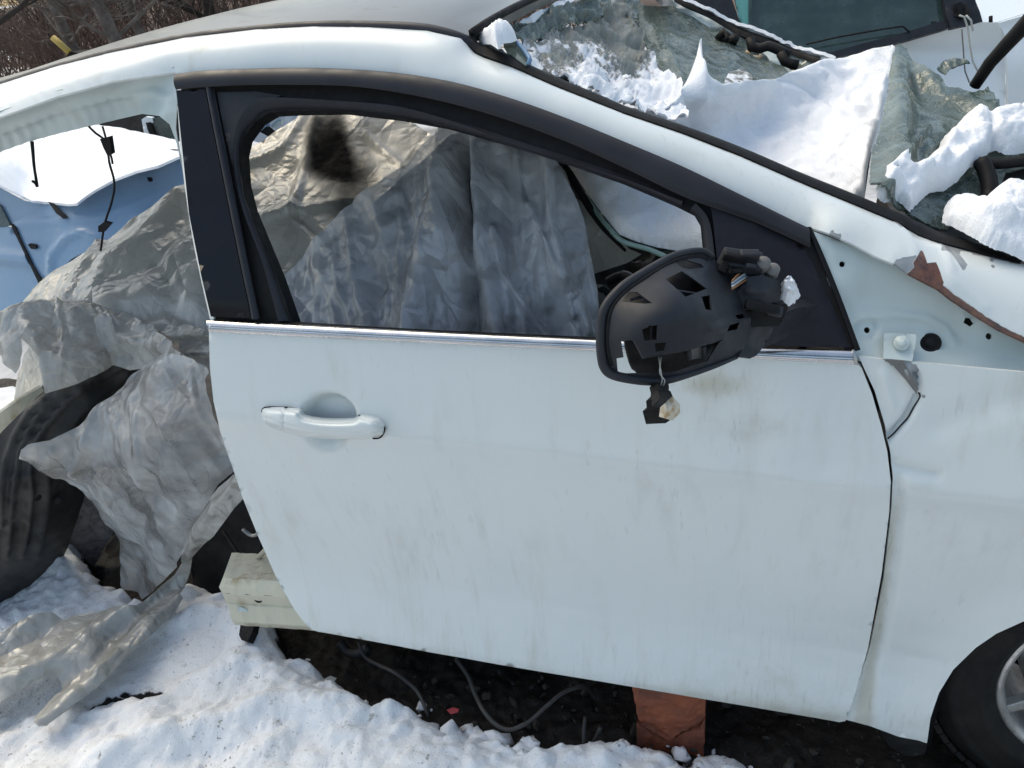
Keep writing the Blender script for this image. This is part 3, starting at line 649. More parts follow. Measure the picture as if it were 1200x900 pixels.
lathe('grommet', [(0.0001, .003), (.006, .004), (.008, .001), (.0105, .001), (.0125, .004), (.0145, .002), (.0145, -.006)], gq, CAMDIR(gq), MT['rubber'], panel, 24)
sheet('fixing_bracket', [(1036, 391), (1040, 390), (1073, 391.5), (1074, 396), (1069, 423), (1035, 420)], [(1036, 391, .074), (1073, 391, .074), (1069, 423, .045), (1035, 420, .045), (1055, 404, .066)], MT['jamb'], panel, 3, .003)
bq = UY(1056.5, 402, .060)
bl = lathe('bolt', [(0.0001, .010), (.004, .010), (.0055, .0085), (.0058, .004), (.0085, .004), (.011, .002), (.011, -.003)], bq, CAMDIR(bq)+Vector((0, -.2, .1)), MT['jamb'], panel, 18)

# --- front wing
fen_out = [(1006, 417), (1035, 421), (1075, 424.5), (1125, 429.5), (1200, 436.5), (1290, 446), (1420, 464), (1560, 486), (1700, 512), (1720, 640), (1730, 800), (1660, 830), (1632, 790), (1590, 735), (1530, 690), (1450, 668), (1380, 672), (1310, 690), (1260, 705), (1200, 725.5), (1167, 740.5), (1143, 757), (1117, 783), (1100, 811), (1090, 840), (1086, 869), (1053, 863), (1020, 851), (990, 843), (1000, 820), (1020, 760), (1036, 680), (1045, 600), (1047, 562), (1043.5, 530), (1037, 498), (1025, 458), (1011, 428)]
def fen_Y(px, py):
    Y = YS(px, py, .006)
    arch = segdist(px, py, [(1086, 869), (1090, 840), (1100, 811), (1117, 783), (1143, 757), (1167, 740), (1200, 725), (1260, 705), (1310, 690), (1380, 672), (1450, 668), (1530, 690), (1590, 735), (1632, 790)])
    Y = Y - .012*np.exp(-(arch/28)**2) - .012*np.clip((px-1060)/200, 0, 1) + .05*np.clip((px-1450)/300, 0, 1)**2
    return Y
def fen_prim(px, py, V): return np.maximum(inpoly(px, py, [(1035, 421), (1060, 421.5), (1076, 426), (1076, 458), (1068, 450), (1058, 432), (1040, 425)])*1.0, inpoly(px, py, [(1076, 460), (1080, 466), (1089, 468), (1084, 464)])*.9)
fender = sheet('front_wing', fen_out, fen_Y, MT['paint_d'], car, 5, .005, attrs={'rust': zero, 'primer': fen_prim, 'dirt': lambda px, py, V: np.clip(.75*np.exp(-((px-np.interp(py, [560, 850], [1056, 1010]))/9)**2)*np.clip((py-560)/60, 0, 1)+.35*np.clip((py-760)/90, 0, 1), 0, .9)},
      disp=lambda px, py, V: .002*noise3(V*6),
      folds=[([(1052, 560), (1050, 620), (1040, 690), (1024, 765), (1004, 825)], -.008, 8), ([(1064, 570), (1060, 640), (1048, 710), (1032, 775)], .0015, 11),
             ([(1040, 515), (1060, 492), (1076, 462), (1072, 440)], -.014, 7, 'r'), ([(1050, 545), (1072, 552), (1098, 556)], -.007, 9, 'r'), ([(1048, 560), (1080, 566)], .003, 8), ([(1060, 431), (1076, 460)], .010, 5, 'r'), ([(1100, 500), (1180, 470), (1260, 462)], -.004, 18),
             ([(1085, 869), (1090, 840), (1100, 811), (1117, 783), (1143, 757), (1167, 740), (1200, 725), (1260, 705)], .003, 5), ([(1045, 480), (1035, 440)], .004, 6)])
tube('crack', pY([(1040, 514, -.012), (1052, 502, -.012), (1066, 486, -.012), (1078, 464, -.010), (1075, 452, -.01)]), .0011, MT['dark'], fender, 5, .006) if False else None
_ck = np.array([(1040, 514), (1047, 508), (1055, 499), (1064, 489), (1070, 478), (1078, 465), (1076, 460)], float)
tube('paint_crack', UY(_ck[:, 0], _ck[:, 1], fen_Y(_ck[:, 0], _ck[:, 1])+.004), .0013, MT['dark'], fender, 5, .004)
sheet('torn_tab', [(1036, 422), (1058, 423), (1068, 438), (1077, 456), (1074, 462), (1062, 446), (1046, 428)], lambda px, py: fen_Y(px, py)-.006, MT['greyplastic'], fender, 3, .002, noise=[(.003, 50)])
# arch lip, liner and splash flap
ribbon('arch_lip_seal', pS([(1085, 873), (1090, 845), (1100, 816), (1118, 787), (1145, 760), (1168, 744), (1205, 728)], .022), pS([(1092, 876), (1096, 846), (1105, 818), (1122, 790), (1147, 764), (1170, 748), (1207, 732)], .06), MT['rubber'], fender, 40, 4, .002, .004)
AX = np.array([-.030, .118, .30])
def arc_shell(name, c, r0, y0, y1, a0, a1, mat, parent, n=40, ny=6, ribs=0.0):
    V = []; F = []
    for j in range(ny):
        y = y0+(y1-y0)*j/(ny-1)
        for i in range(n):
            a = R(a0+(a1-a0)*i/(n-1)); r_ = r0 + (ribs if j % 2 else 0)
            V.append((c[0]+r_*math.cos(a), y, c[2]+r_*math.sin(a)))
    for j in range(ny-1):
        for i in range(n-1): F.append((j*n+i, (j+1)*n+i, (j+1)*n+i+1, j*n+i+1))
    return solid(link(name, V, F, mat, parent), .004)
arc_shell('front_arch_liner', AX+np.array([0, 0, .02]), .385, .12, .40, -5, 200, MT['liner'], car)
sheet('splash_flap', [(1030, 848), (1085, 866), (1086, 878), (1083, 885), (1060, 884), (1045, 878), (1034, 862)], [(1030, 848, .09), (1085, 866, .08), (1060, 884, .10)], MT['liner'], car, 5, .01, noise=[(.006, 20)])
# --- front wheel
def wheel(parent, c, rt=.322, rr=.212, w=.2):
    cx, cy, cz = c
    o = lathe('front_wheel', [(rr-.004, .0), (rr, -.012), (rr+.012, -.018), (rr+.014, -.022), (rr+.03, -.025), (rr+.032, -.0235), (rr+.055, -.026), (rr+.057, -.0245), (rr+.07, -.0225), (rr+.072, -.0245), (rt-.03, -.018), (rt-.006, .004), (rt, .03), (rt, w-.03), (rt-.006, w-.004), (rt-.03, w+.01), (rr, w), (rr-.004, w-.02)], c, (0, 1, 0), MT['tyre'], parent, 96, label='black tyre on a silver multi-spoke rim')
    # tread blocks on the shoulder
    bm = bmesh.new()
    for k in range(72):
        a = 2*math.pi*k/72
        for (yy, l) in ((.012, .03), (.06, .045), (.12, .045), (.17, .03)):
            m = Matrix.Translation((cx+(rt+.001)*math.cos(a), cy+yy, cz+(rt+.001)*math.sin(a))) @ Matrix.Rotation(-a, 4, 'Y') @ Matrix.Rotation(R(12), 4, 'X')
            bmesh.ops.create_cube(bm, size=1, matrix=m @ Matrix.Diagonal((.010, l, .021, 1)))
    from_bm('tread', bm, MT['tyre'], o, False)
    lathe('rim', [(rr, .012), (rr, -.006), (rr-.006, -.012), (rr-.014, -.008), (rr-.02, .012), (rr-.03, .06), (rr-.035, w-.02)], c, (0, 1, 0), MT['alloy'], o, 72)
    for k in range(10):
        a = 2*math.pi*k/10 + (.11 if k % 2 else -.11) + .35
        bm = bmesh.new(); bmesh.ops.create_cube(bm, size=1)
        for v in bm.verts:
            t = v.co.x+.5; wd = .030-.012*t
            v.co = Vector((.045+(rr-.058)*t, v.co.z*.022 - .002 + .022*(1-t), v.co.y*wd))
        bmesh.ops.bevel(bm, geom=bm.edges[:], offset=.003, segments=2, affect='EDGES')
        bmesh.ops.transform(bm, matrix=Matrix.Translation((cx, cy+.012, cz)) @ Matrix.Rotation(-a, 4, 'Y'), verts=bm.verts)
        from_bm('spoke', bm, MT['alloy'], o, False)
    lathe('hub', [(.0001, .0), (.02, .0), (.05, .012), (.062, .03), (.062, .08)], c, (0, 1, 0), MT['alloy'], o, 32)
    lathe('brake_disc', [(.0001, .07), (.15, .07), (.15, .09), (.0001, .09)], c, (0, 1, 0), MT['steel'], o, 40)
    return o
wheel(car, AX)

# --- sill with its cut end, floor, dark inside of the shell
def sill():
    prof = [UY(272, 650, .235), UY(300, 652.5, .235), UY(262, 679, .105), UY(258, 687, .096), UY(262, 694, .094), UY(266.5, 705, .104), UY(268, 708, .100), UY(273, 726, .094), UY(276, 730, .115)]
    prof = [prof[0]] + prof[2:]; dx = np.array([.60, .02, .03]); n = 40; V = []; F = []
    for i in range(n):
        t = i/(n-1)
        for q in prof: V.append(q+dx*t+np.array([0, .0008*math.sin(i*1.9), .0008*math.sin(i*2.3)]))
    m = len(prof)
    for i in range(n-1):
        for j in range(m-1): F.append((i*m+j, i*m+j+1, (i+1)*m+j+1, (i+1)*m+j))
    return solid(link('sill', V, F, MT['sillp'], car, True, label='dirty cream sill, sawn off behind the front door'), .005, 1)
sl = sill()
sl.data.polygons.foreach_set('use_smooth', [False]*len(sl.data.polygons))
tube('sill_seam', [sl_p+np.array([0, -.002, 0]) for sl_p in (UY(262, 694, .093), UY(262, 694, .093)+np.array([.3, .01, .015]), UY(262, 694, .093)+np.array([.58, .019, .029]))], .0016, MT['dark'], sl, 5, .02)
sq = UY(302.5, 702, .098); lathe('drain_hole', [(.0001, .0005), (.0075, .0005), (.009, .002), (.0105, .0)], sq, (0.05, -1, .15), MT['dark'], sl, 20)
sq = UY(285, 716, .096); lathe('plug', [(.0001, .002), (.010, .0022), (.012, .0005), (.0135, .0025), (.0145, .0)], sq, (0.02, -1, -.2), MT['jamb'], sl, 24)
sheet('torn_notch', [(336, 684), (341, 679), (346, 686), (352, 694), (348, 699), (340, 697), (335, 691)], .088, MT['dark'], sl, 2.5, .004, jag=.6)
sheet('sill_flange', [(271, 653), (284, 648.5), (292, 647.5), (305, 651), (324, 655.5), (330, 664), (300, 661), (279, 660)], [(271, 653, .235), (330, 660, .235), (292, 648, .26)], MT['sillp'], sl, 3, .003, noise=[(.003, 60)])
tube('sill_strut', pY([(301, 655, .22), (308, 648, .21), (316, 641, .20), (322, 642, .19)]), .0065, MT['sillp'], sl, 6, .01)
ribbon('pillar_stub', pY([(308, 617, .16), (311, 632, .17), (322, 656, .19)]), pY([(312, 616, .15), (318, 632, .16), (326, 654, .17)]), MT['steel'], sl, 12, 3, .001, .004)
def quad(name, pts, mat, parent, th=.01): 
    return solid(link(name, pts, [tuple(range(len(pts)))], mat, parent, False), th)
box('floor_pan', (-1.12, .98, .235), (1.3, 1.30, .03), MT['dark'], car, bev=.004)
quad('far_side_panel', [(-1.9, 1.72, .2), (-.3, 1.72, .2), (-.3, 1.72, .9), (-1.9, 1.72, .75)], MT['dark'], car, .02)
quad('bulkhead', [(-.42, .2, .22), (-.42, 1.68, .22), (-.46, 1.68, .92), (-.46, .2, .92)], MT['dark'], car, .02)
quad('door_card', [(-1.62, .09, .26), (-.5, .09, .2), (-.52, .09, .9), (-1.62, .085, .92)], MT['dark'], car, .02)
box('engine_bay_blocker', (.25, .95, .50), (1.1, 1.2, .62), MT['dark'], car, bev=.03)  # plain dark box added to stop sunlight leaking under the car
box('rear_floor_blocker', (-2.35, 1.12, .30), (1.15, 1.1, .12), MT['dark'], car, bev=.01)  # dark slab added to keep light off the earth below the rear
box('far_sill_blocker', (-1.2, 1.66, .2), (2.6, .1, .16), MT['dark'], car, bev=.01)  # unseen bar added to block sun from the far side
def bonnet():
    n, m = 40, 40; V = []; F = []
    for j in range(m):
        y = .12+1.48*j/(m-1)
        for i in range(n):
            x0 = .0+.07*y; t_ = i/(n-1); x = x0+(.86-x0)*t_
            V.append((x, y, .935-.15*t_**1.4+.035*math.sin(math.pi*j/(m-1))+.012*float(noise3(np.array([x*5, y*5, 0.])))-.03*math.exp(-((x-.35)/.08)**2)))
    for j in range(m-1):
        for i in range(n-1): F.append((j*n+i, j*n+i+1, (j+1)*n+i+1, (j+1)*n+i))
    solid(link('bonnet', V, F, MT['paint'], car, label='buckled white bonnet'), .006)
bonnet()
box('gearbox_tunnel', (-1.1, .92, .32), (1.2, .26, .18), MT['dark'], car, bev=.03)
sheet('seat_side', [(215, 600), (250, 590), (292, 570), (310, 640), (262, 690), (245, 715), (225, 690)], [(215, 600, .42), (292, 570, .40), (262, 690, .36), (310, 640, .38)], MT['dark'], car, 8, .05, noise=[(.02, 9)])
tube('seat_rail', pY([(284, 620, .33), (296, 628, .33), (308, 622, .33)]), .005, MT['steel'], car, 6)
tube('seat_rail', pY([(262, 622, .36), (280, 650, .34)]), .004, MT['liner'], car, 6)

# --- torn wing mirror
z10 = lambda pts: [(690+x/4.615, 280+y/4.615) for x, y in pts]
m_out = z10([(65, 480), (85, 370), (180, 260), (300, 180), (450, 95), (560, 66), (620, 66), (670, 98), (735, 180), (810, 290), (850, 400), (876, 478), (850, 560), (810, 640), (650, 700), (450, 760), (330, 771), (150, 745), (85, 700), (65, 600)])
mc = [(704, 384, -.19), (708, 360, -.18), (729, 336, -.16), (755, 319, -.13), (787, 300, -.09), (811, 294, -.065), (824, 294, -.055), (835, 300, -.045), (708, 432, -.2), (722, 441, -.2), (761, 447, -.19), (787, 445, -.18), (831, 432, -.14), (865, 419, -.09), (879, 384, -.065), (865, 343, -.05), (849, 319, -.045), (780, 370, -.198), (800, 340, -.155), (835, 375, -.148), (740, 395, -.212), (820, 400, -.165)]
MF = TPS(mc)
holes = [z10(h) for h in ([(470, 128), (520, 112), (608, 137), (622, 154), (540, 164), (500, 152)], [(415, 217), (503, 174), (635, 270), (525, 313)], [(610, 312), (655, 304), (665, 385), (632, 381)], [(176, 340), (215, 287), (260, 286), (344, 347), (300, 350)],
         [(288, 490), (320, 478), (325, 468), (375, 466), (372, 545), (300, 550)], [(357, 563), (425, 559), (412, 600), (362, 608)], [(745, 467), (803, 452), (803, 488), (748, 500)], [(792, 412), (830, 406), (832, 430), (794, 434)],
         [(175, 552), (240, 545), (262, 580), (292, 640), (530, 602), (690, 553), (720, 541), (640, 660), (450, 722), (262, 724), (158, 728), (150, 646), (188, 640)])]
mirror = sheet('wing_mirror', m_out, MF, MT['plastic'], car, 3.0, .0035, curved=True, holes=holes, label='bare black wing mirror shell, cover missing, hanging crooked',
       folds=[(z10([(660, 490), (740, 462), (860, 430)]), .004, 5), (z10([(690, 500), (720, 480)]), .003, 4), (z10([(300, 632), (530, 592), (720, 532)]), .003, 2.5), (z10([(540, 190), (640, 265)]), .001, 2.5)])
def pM(pts, off): 
    a = np.array(z10(pts), float); return UY(a[:, 0], a[:, 1], MF(a[:, 0], a[:, 1])+off)
rim_line = [(672, 100), (625, 68), (560, 66), (450, 96), (300, 181), (180, 261), (88, 370), (67, 480), (66, 600), (86, 698), (152, 742), (330, 769), (450, 758), (650, 698), (800, 640)]
tube('mirror_rim', pM(rim_line, -.002), [.004, .005, .0058, .006, .006, .004, .0025], MT['plastic'], mirror, 10, .004)
tube('mirror_inner_rim', pM([(640, 110), (560, 95), (450, 125), (310, 208), (200, 285), (125, 378), (105, 480), (105, 600), (125, 680)], .001), .003, MT['rubber'], mirror, 8, .004)
# black carrier inside the shell, with the see-through corner
inner_o = z10([(120, 380), (200, 280), (450, 115), (600, 85), (740, 200), (840, 400), (860, 490), (790, 630), (450, 740), (270, 738), (240, 700), (185, 545), (120, 540)])
sheet('mirror_carrier', inner_o, lambda px, py: MF(px, py)+.035, MT['rubber'], mirror, 5, .004, noise=[(.006, 30)])
for (pts, r_) in (([(300, 632), (450, 605), (720, 545)], .0022), ([(340, 470), (338, 545)], .0014), ([(540, 600), (545, 650)], .003), ([(622, 580), (628, 640)], .003), ([(280, 330), (340, 345)], .002), ([(470, 280), (600, 300)], .0018), ([(225, 330), (330, 300)], .002)):
    tube('mirror_rib', pM(pts, .012), r_, MT['plastic'], mirror, 6, .004)
quadp = pM([(545, 600), (620, 580), (625, 640), (548, 655)], .02)
solid(link('mirror_switch_box', quadp, [(3, 2, 1, 0)], MT['greyplastic'], mirror, False), .006)
# neck and foot
sheet('mirror_arm', z10([(868, 478), (1000, 472), (985, 520), (940, 590), (905, 632), (870, 648), (810, 640), (848, 560)]), [(868, 380, -.07), (880, 384, -.062), (905, 384, -.025), (890, 410, -.03), (875, 419, -.08)], MT['plastic'], mirror, 3, .03)
sheet('mirror_foot', z10([(1000, 478), (1060, 400), (1130, 372), (1240, 362), (1180, 420), (1060, 540), (920, 600), (960, 545)]), [(905, 384, -.012), (930, 362, .005), (958, 358, .05), (945, 371, .035), (920, 397, .02), (890, 410, -.01)], MT['sail'], mirror, 3, .02)
sheet('mirror_hinge', z10([(845, 392), (1065, 350), (1080, 372), (1030, 470), (870, 478)]), [(873, 365, -.055), (921, 356, -.03), (915, 380, -.035), (880, 384, -.06), (895, 370, -.05)], MT['rubber'], mirror, 3, .04)
sheet('mirror_bracket', z10([(800, 292), (862, 205), (940, 195), (1037, 228), (1037, 335), (840, 388)]), [(863, 343, -.05), (877, 325, -.045), (915, 329, -.03), (915, 353, -.035), (872, 364, -.06), (890, 345, -.055)], MT['plastic'], mirror, 3, .045, folds=[(z10([(850, 285), (950, 285)]), .003, 2)])
def mbox(name, px, py, Y, size, ang, mat, tilt=.4, bev=.003):
    p = UY(px, py, Y); rot = Matrix.Rotation(R(ang), 3, Vector(_fw.tolist())) @ Matrix([list(_r), list(-_fw), list(_u)]).transposed() @ Matrix.Rotation(tilt, 3, 'X')
    return box(name, p, size, MT[mat], mirror, rot, bev)
mbox('mirror_motor', 866, 313, -.025, (.052, .040, .030), 8, 'plastic', .5)
mbox('motor_cover', 858, 307, -.040, (.030, .030, .010), 12, 'rubber', .6)
mbox('motor_cover', 876, 304, -.036, (.026, .028, .012), 0, 'plastic', .6)
mbox('motor_clip', 846, 314, -.050, (.012, .012, .016), 25, 'rubber', .3)
mbox('motor_clip', 862, 318, -.052, (.020, .006, .007), -8, 'rubber', .3)
mbox('motor_clip', 880, 312, -.050, (.014, .006, .007), 10, 'plastic', .3)
mbox('hinge_step', 893, 360, -.066, (.045, .010, .012), 10, 'rubber', .2)
mbox('hinge_step', 908, 364, -.050, (.020, .010, .014), 14, 'plastic', .2)
q = UY(*z10([(945, 130)])[0], -.035); lathe('grommet', [(.0001, .004), (.008, .004), (.0095, .001), (.0095, -.012)], q, CAMDIR(q)+Vector((.2, 0, .6)), MT['greyplastic'], mirror, 18)
q = UY(*z10([(995, 168)])[0], -.028); lathe('grommet', [(.0001, .005), (.006, .005), (.009, .003), (.009, -.001), (.0075, -.002), (.009, -.004), (.009, -.012)], q, CAMDIR(q)+Vector((.2, 0, .6)), MT['greyplastic'], mirror, 18)
for i, (m_, dy, bow) in enumerate((('blue_wire', 0, 0), ('blue_wire', 7, 4), ('white_wire', 14, 6), ('white_wire', -7, -4), ('brown_wire', 26, 14), ('brown_wire', -18, -20))):
    tube('mirror_wire', pM([(775, 245+dy), (830, 205+dy*.6+bow), (890, 178+dy*.4+bow*.5), (940, 165)], -.026-.001*i), .0014, MT[m_], mirror, 5, .004)
for k in range(7):
    a_, b_ = random.uniform(690, 900), random.uniform(110, 200)
    tube('mirror_wire', pM([(a_, b_), (a_+random.uniform(10, 40), b_+random.uniform(-30, 10)), (a_+random.uniform(40, 80), b_+random.uniform(-20, 30)), (a_+random.uniform(60, 110), b_+random.uniform(20, 60))], -.03), .0008, MT[random.choice(('rubber', 'rubber', 'white_wire', 'greyplastic'))], mirror, 5, .004)
# dangling puddle lamp
for dx in (0, 3):
    tube('lamp_wire', pY([(772+dx, 418, -.17), (773.5, 430, -.195), (775-dx*.5, 438, -.197), (776+dx, 446, -.195), (774+dx, 452, -.195)]), .0008, MT['white_wire'], mirror, 5, .003)
sheet('lamp_plug', [(769, 446), (782, 444), (785, 456), (788, 464), (781, 470), (773, 467), (772, 456)], [(769, 446, -.19), (788, 464, -.195), (778, 456, -.2)], MT['rubber'], mirror, 3, .012, folds=[([(771, 457), (785, 455)], -.003, 1.5)])
lamp = sheet('puddle_lamp', [(757, 470), (763, 468), (780, 467), (784, 474), (781, 488), (786, 492), (780, 496), (757, 497), (753, 482), (758, 480)], [(757, 470, -.185), (784, 474, -.195), (780, 496, -.195), (757, 497, -.185)], MT['rubber'], mirror, 3, .016, folds=[([(757, 482), (782, 484)], -.003, 1.5)])
t = NT('amber_lens'); MT['lens'] = t.done(t.pbr(t.mix(t.ramp(t.noise(90), .4, .6), (.62, .56, .45), (.45, .30, .16)), .25))
sheet('lamp_lens', [(780, 465), (787, 463), (797, 474), (797, 484), (788, 493), (779, 490), (781, 476)], [(780, 465, -.198), (797, 478, -.19), (788, 493, -.198), (788, 478, -.205)], MT['lens'], mirror, 2.5, .010)
o = sheet('snow_lump', z10([(1040, 240), (1070, 205), (1100, 215), (1130, 260), (1143, 310), (1120, 340), (1080, 365), (1040, 330)]), [(915, 332, -.02), (925, 325, -.03), (935, 345, -.02), (924, 355, -.03), (925, 341, -.03)], MT['snow'], None, 1.8, 0, puff=(.016, 8), noise=[(.006, 60), (.004, 200)], jag=.7, label='small lump of snow stuck on the mirror foot', cat='snow', kind='stuff')

# --- windscreen area: one depth field for everything that lies where the screen caved in
WF = TPS([(560, 62, .31), (640, 97, .30), (700, 122, .285), (800, 158, .265), (900, 199, .24), (1000, 242, .22), (1100, 287, .2), (1190, 310, .18), (600, 28, .55), (660, 4, .78), (700, -12, .95), (780, 0, 1.28), (800, 12, 1.25), (900, 50, 1.2), (980, 75, 1.15), (1050, 55, 1.08),
          (640, 60, .52), (700, 60, .70), (740, 100, .58), (800, 100, .70), (850, 110, .70), (950, 130, .62), (1000, 130, .60), (880, 150, .48), (727, 281, .46), (781, 301, .42), (661, 194, .62), (800, 255, .34), (720, 200, .50), (1040, 150, .52), (1100, 150, .58), (1160, 160, .55), (1100, 230, .36), (1180, 230, .40)], 2e-3)
# black bonded strip along the near pillar
e1 = [(549, 52), (557, 60), (570, 66), (600, 77), (650, 99), (700, 119), (733, 132), (800, 155), (867, 181), (933, 210), (1000, 238), (1050, 259), (1075, 274), (1100, 283), (1150, 296), (1196, 309)]
e2 = [(556, 45), (562, 51), (580, 58), (604, 68), (652, 90), (702, 111), (736, 126), (802, 148), (869, 173), (935, 201), (1003, 228), (1055, 250), (1085, 264), (1106, 274), (1155, 289), (1198, 304)]
f1 = lambda P_, o_: [(x, y, float(np.interp(x, [548, 600, 800, 1000, 1200], [.292, .275, .225, .185, .15]))+o_) for x, y in P_]
ribbon('windscreen_seal', pY(f1(e1, -.002)), pY(f1(e2, .035)), MT['rubber'], car, 90, 5, .004, .01)
ws = empty('windscreen', (-.9, .9, 1.1)); ws.parent = car; ws.matrix_parent_inverse = Matrix.Translation((1.3, -.9, 0))
ws['label'] = 'shattered laminated windscreen caved into the cabin under snow'
sheet('sealant_strip', [(556, 52), (566, 49), (590, 58), (606, 70), (640, 82), (690, 100), (702, 106), (700, 112), (652, 93), (604, 74), (570, 64), (557, 58)], lambda px, py: WF(px, py)-.01, MT['seal'], ws, 3, .006, noise=[(.006, 60)], jag=.6)
sheet('torn_layer', [(592, 33), (606, 29), (625, 26), (634, 17), (652, 9), (668, 4), (690, -4), (712, -10), (716, 2), (710, 18), (697, 24), (682, 17), (688, 25), (672, 26), (660, 32), (645, 36), (638, 44), (626, 47), (612, 50), (604, 47), (598, 42)], lambda px, py: WF(px, py)-.03, MT['wglass'], ws, 3, .003, noise=[(.02, 18), (.006, 60)], jag=.7, folds=[([(640, 10), (652, 34)], .012, 4, 'r'), ([(668, 6), (690, 24)], -.012, 3, 'r'), ([(680, 4), (700, 22)], .01, 3, 'r'), ([(610, 30), (620, 46)], .008, 4)])
sheet('white_shard', [(600, 29), (612, 24), (634, 12), (655, 1), (680, -8), (680, -2), (655, 8), (636, 16), (627, 25), (612, 28)], lambda px, py: WF(px, py)-.04, MT['snow'], ws, 4, .004, noise=[(.008, 40)])
def film_cov(px, py, V): return np.clip(.62 + .45*np.clip((py-70)/60, -1, 1) - .4*np.exp(-((px-735)/22)**2-((py-70)/30)**2) - .35*np.exp(-((px-655)/20)**2-((py-75)/12)**2), 0, 1.3)
sheet('snow_dusted_glass', [(612, 50), (626, 47), (640, 42), (648, 34), (664, 32), (690, 25), (706, 20), (714, 0), (732, -8), (738, 20), (750, 45), (762, 70), (775, 84), (790, 92), (800, 110), (806, 140), (770, 140), (725, 122), (690, 106), (640, 86), (620, 80), (622, 66), (612, 58)], lambda px, py: WF(px, py)-.012, MT['film'], ws, 3, .004, noise=[(.02, 14), (.008, 45)], attrs={'cover': film_cov}, jag=.6)
sheet('green_glass', [(728, -8), (742, 0), (752, 5), (770, 8), (790, 6), (840, 24), (870, 42), (895, 62), (925, 88), (915, 95), (890, 100), (850, 106), (815, 106), (795, 100), (780, 84), (765, 68), (752, 40), (738, 18)], lambda px, py: WF(px, py)+.012, MT['wglass'], ws, 5, .005, noise=[(.012, 9)], folds=[([(745, 5), (772, 50), (800, 95)], .014, 7, 'r')])
sheet('bent_layer', [(732, -6), (742, 6), (749, 20), (748, 24), (740, 20), (752, 40), (758, 52), (752, 48), (742, 34), (736, 20)], lambda px, py: WF(px, py)-.03, MT['wglass'], ws, 3, .003, noise=[(.01, 30)])
sheet('frost_patch', [(848, 96), (855, 84), (868, 80), (880, 86), (884, 98), (860, 101)], lambda px, py: WF(px, py)-.004, MT['film'], ws, 3, .004, attrs={'cover': lambda px, py, V: px*0+.48}, jag=.5)
# blue-edged broken piece standing at the near corner
sheet('glass_shard', [(590, 50), (601, 47), (608, 52), (617, 62), (621, 72), (616, 77), (606, 70), (597, 62)], [(590, 50, .34), (621, 72, .29), (601, 47, .35)], MT['gglass'], ws, 3, .008)
tube('glass_edge', pY([(606, 50, .33), (614, 59, .31), (621, 70, .287), (617, 76, .287)]), .004, MT['blue_wire'], ws, 6, .006)
# the sagging screen as seen through the door window: glass rim and underside
SGL = lambda: sheet('sagging_glass', [(640, 180), (661, 194), (675, 215), (688, 232), (700, 250), (712, 265), (727, 281), (745, 288), (760, 292), (781, 301), (830, 306), (860, 290), (860, 200), (800, 160), (700, 124), (650, 105)], lambda px, py: SF(px, py)+.02, MT['wglass'], ws, 6, .006)
GED = lambda: tube('glass_edge', pY([(x, y, float(SF(x, y))-.003) for x, y in [(655, 186), (664, 196), (675, 215), (688, 232), (700, 250), (712, 265), (727, 281), (745, 288), (760, 292), (781, 301)]]), .005, MT['gedge'], ws, 6, .01)
tube('screen_frame_bar', pY([(648, 182, .60), (662, 196, .615), (676, 218, .58), (692, 245, .54), (708, 268, .5), (733, 294, .47)]), [.006, .009, .008, .006, .003], MT['rubber'], ws, 8, .01)
tube('cabin_lever', pY([(633, 201, .52), (650, 193, .50), (668, 186, .48)]), [.007, .0075, .006], MT['rubber'], car, 8, .006)
SF = TPS(zc([(640, 176, 1.13), (661, 192, 1.10), (727, 279, 1.03), (781, 300, 1.01), (832, 300, 1.02), (860, 250, 1.07), (800, 250, 1.06), (720, 200, 1.11), (780, 170, 1.13), (860, 180, 1.11), (940, 205, 1.09), (1010, 226, 1.08), (880, 150, 1.14), (950, 130, 1.15), (1000, 140, 1.14), (1040, 110, 1.17), (1022, 175, 1.12)]) + [(x, y, float(WF(x, y))-.045) for x, y in [(700, 126), (740, 115), (770, 125), (800, 105), (846, 103), (900, 96), (940, 82), (990, 68), (1054, 56), (817, 58)]], 1e-3)
def snowc(px, py): return SF(px, py)
snow_a = sheet('snow_blanket', [(640, 176), (648, 168), (700, 128), (735, 134), (760, 132), (785, 118), (800, 103), (806, 92), (812, 78), (815.5, 62), (817, 57), (819, 66), (821, 82), (832, 92), (846, 102), (870, 97), (910, 94), (935, 82), (960, 74), (990, 68), (1020, 60), (1052, 54), (1054, 62), (1048, 78), (1042, 96), (1038, 120), (1030, 145), (1022, 175), (1016, 205), (1013, 232), (1000, 240), (935, 214), (885, 200), (862, 215), (860, 285), (832, 300), (800, 295), (770, 290), (745, 283), (726, 275), (712, 258), (700, 243), (688, 226), (675, 208), (661, 190)],
      snowc, MT['snow'], None, 3.5, 0, puff=(.022, 9), noise=[(.010, 5), (.006, 16), (.003, 55)], folds=[([(920, 100), (955, 118), (975, 132), (990, 137)], -.012, 5), ([(945, 150), (970, 155)], -.008, 7), ([(815, 60), (817, 100), (812, 125)], .03, 8), ([(780, 110), (785, 140)], .02, 16), ([(1054, 54), (1040, 100), (1016, 210)], .008, 8)],
      label='smooth thick blanket of snow lying in the sunken windscreen', cat='snow', kind='stuff')
sheet('snow_cap', z10([]) or [(560, 48), (568, 42), (576, 40), (582, 33), (594, 31), (603, 37), (606, 47), (600, 50), (590, 51), (584, 58), (575, 52), (565, 52)], [(560, 48, .36), (606, 47, .33), (582, 33, .4), (588, 45, .31)], MT['snow'], None, 2, 0, puff=(.03, 9), noise=[(.006, 40), (.003, 150)], label='small round cap of snow at the roof corner', cat='snow', kind='stuff')
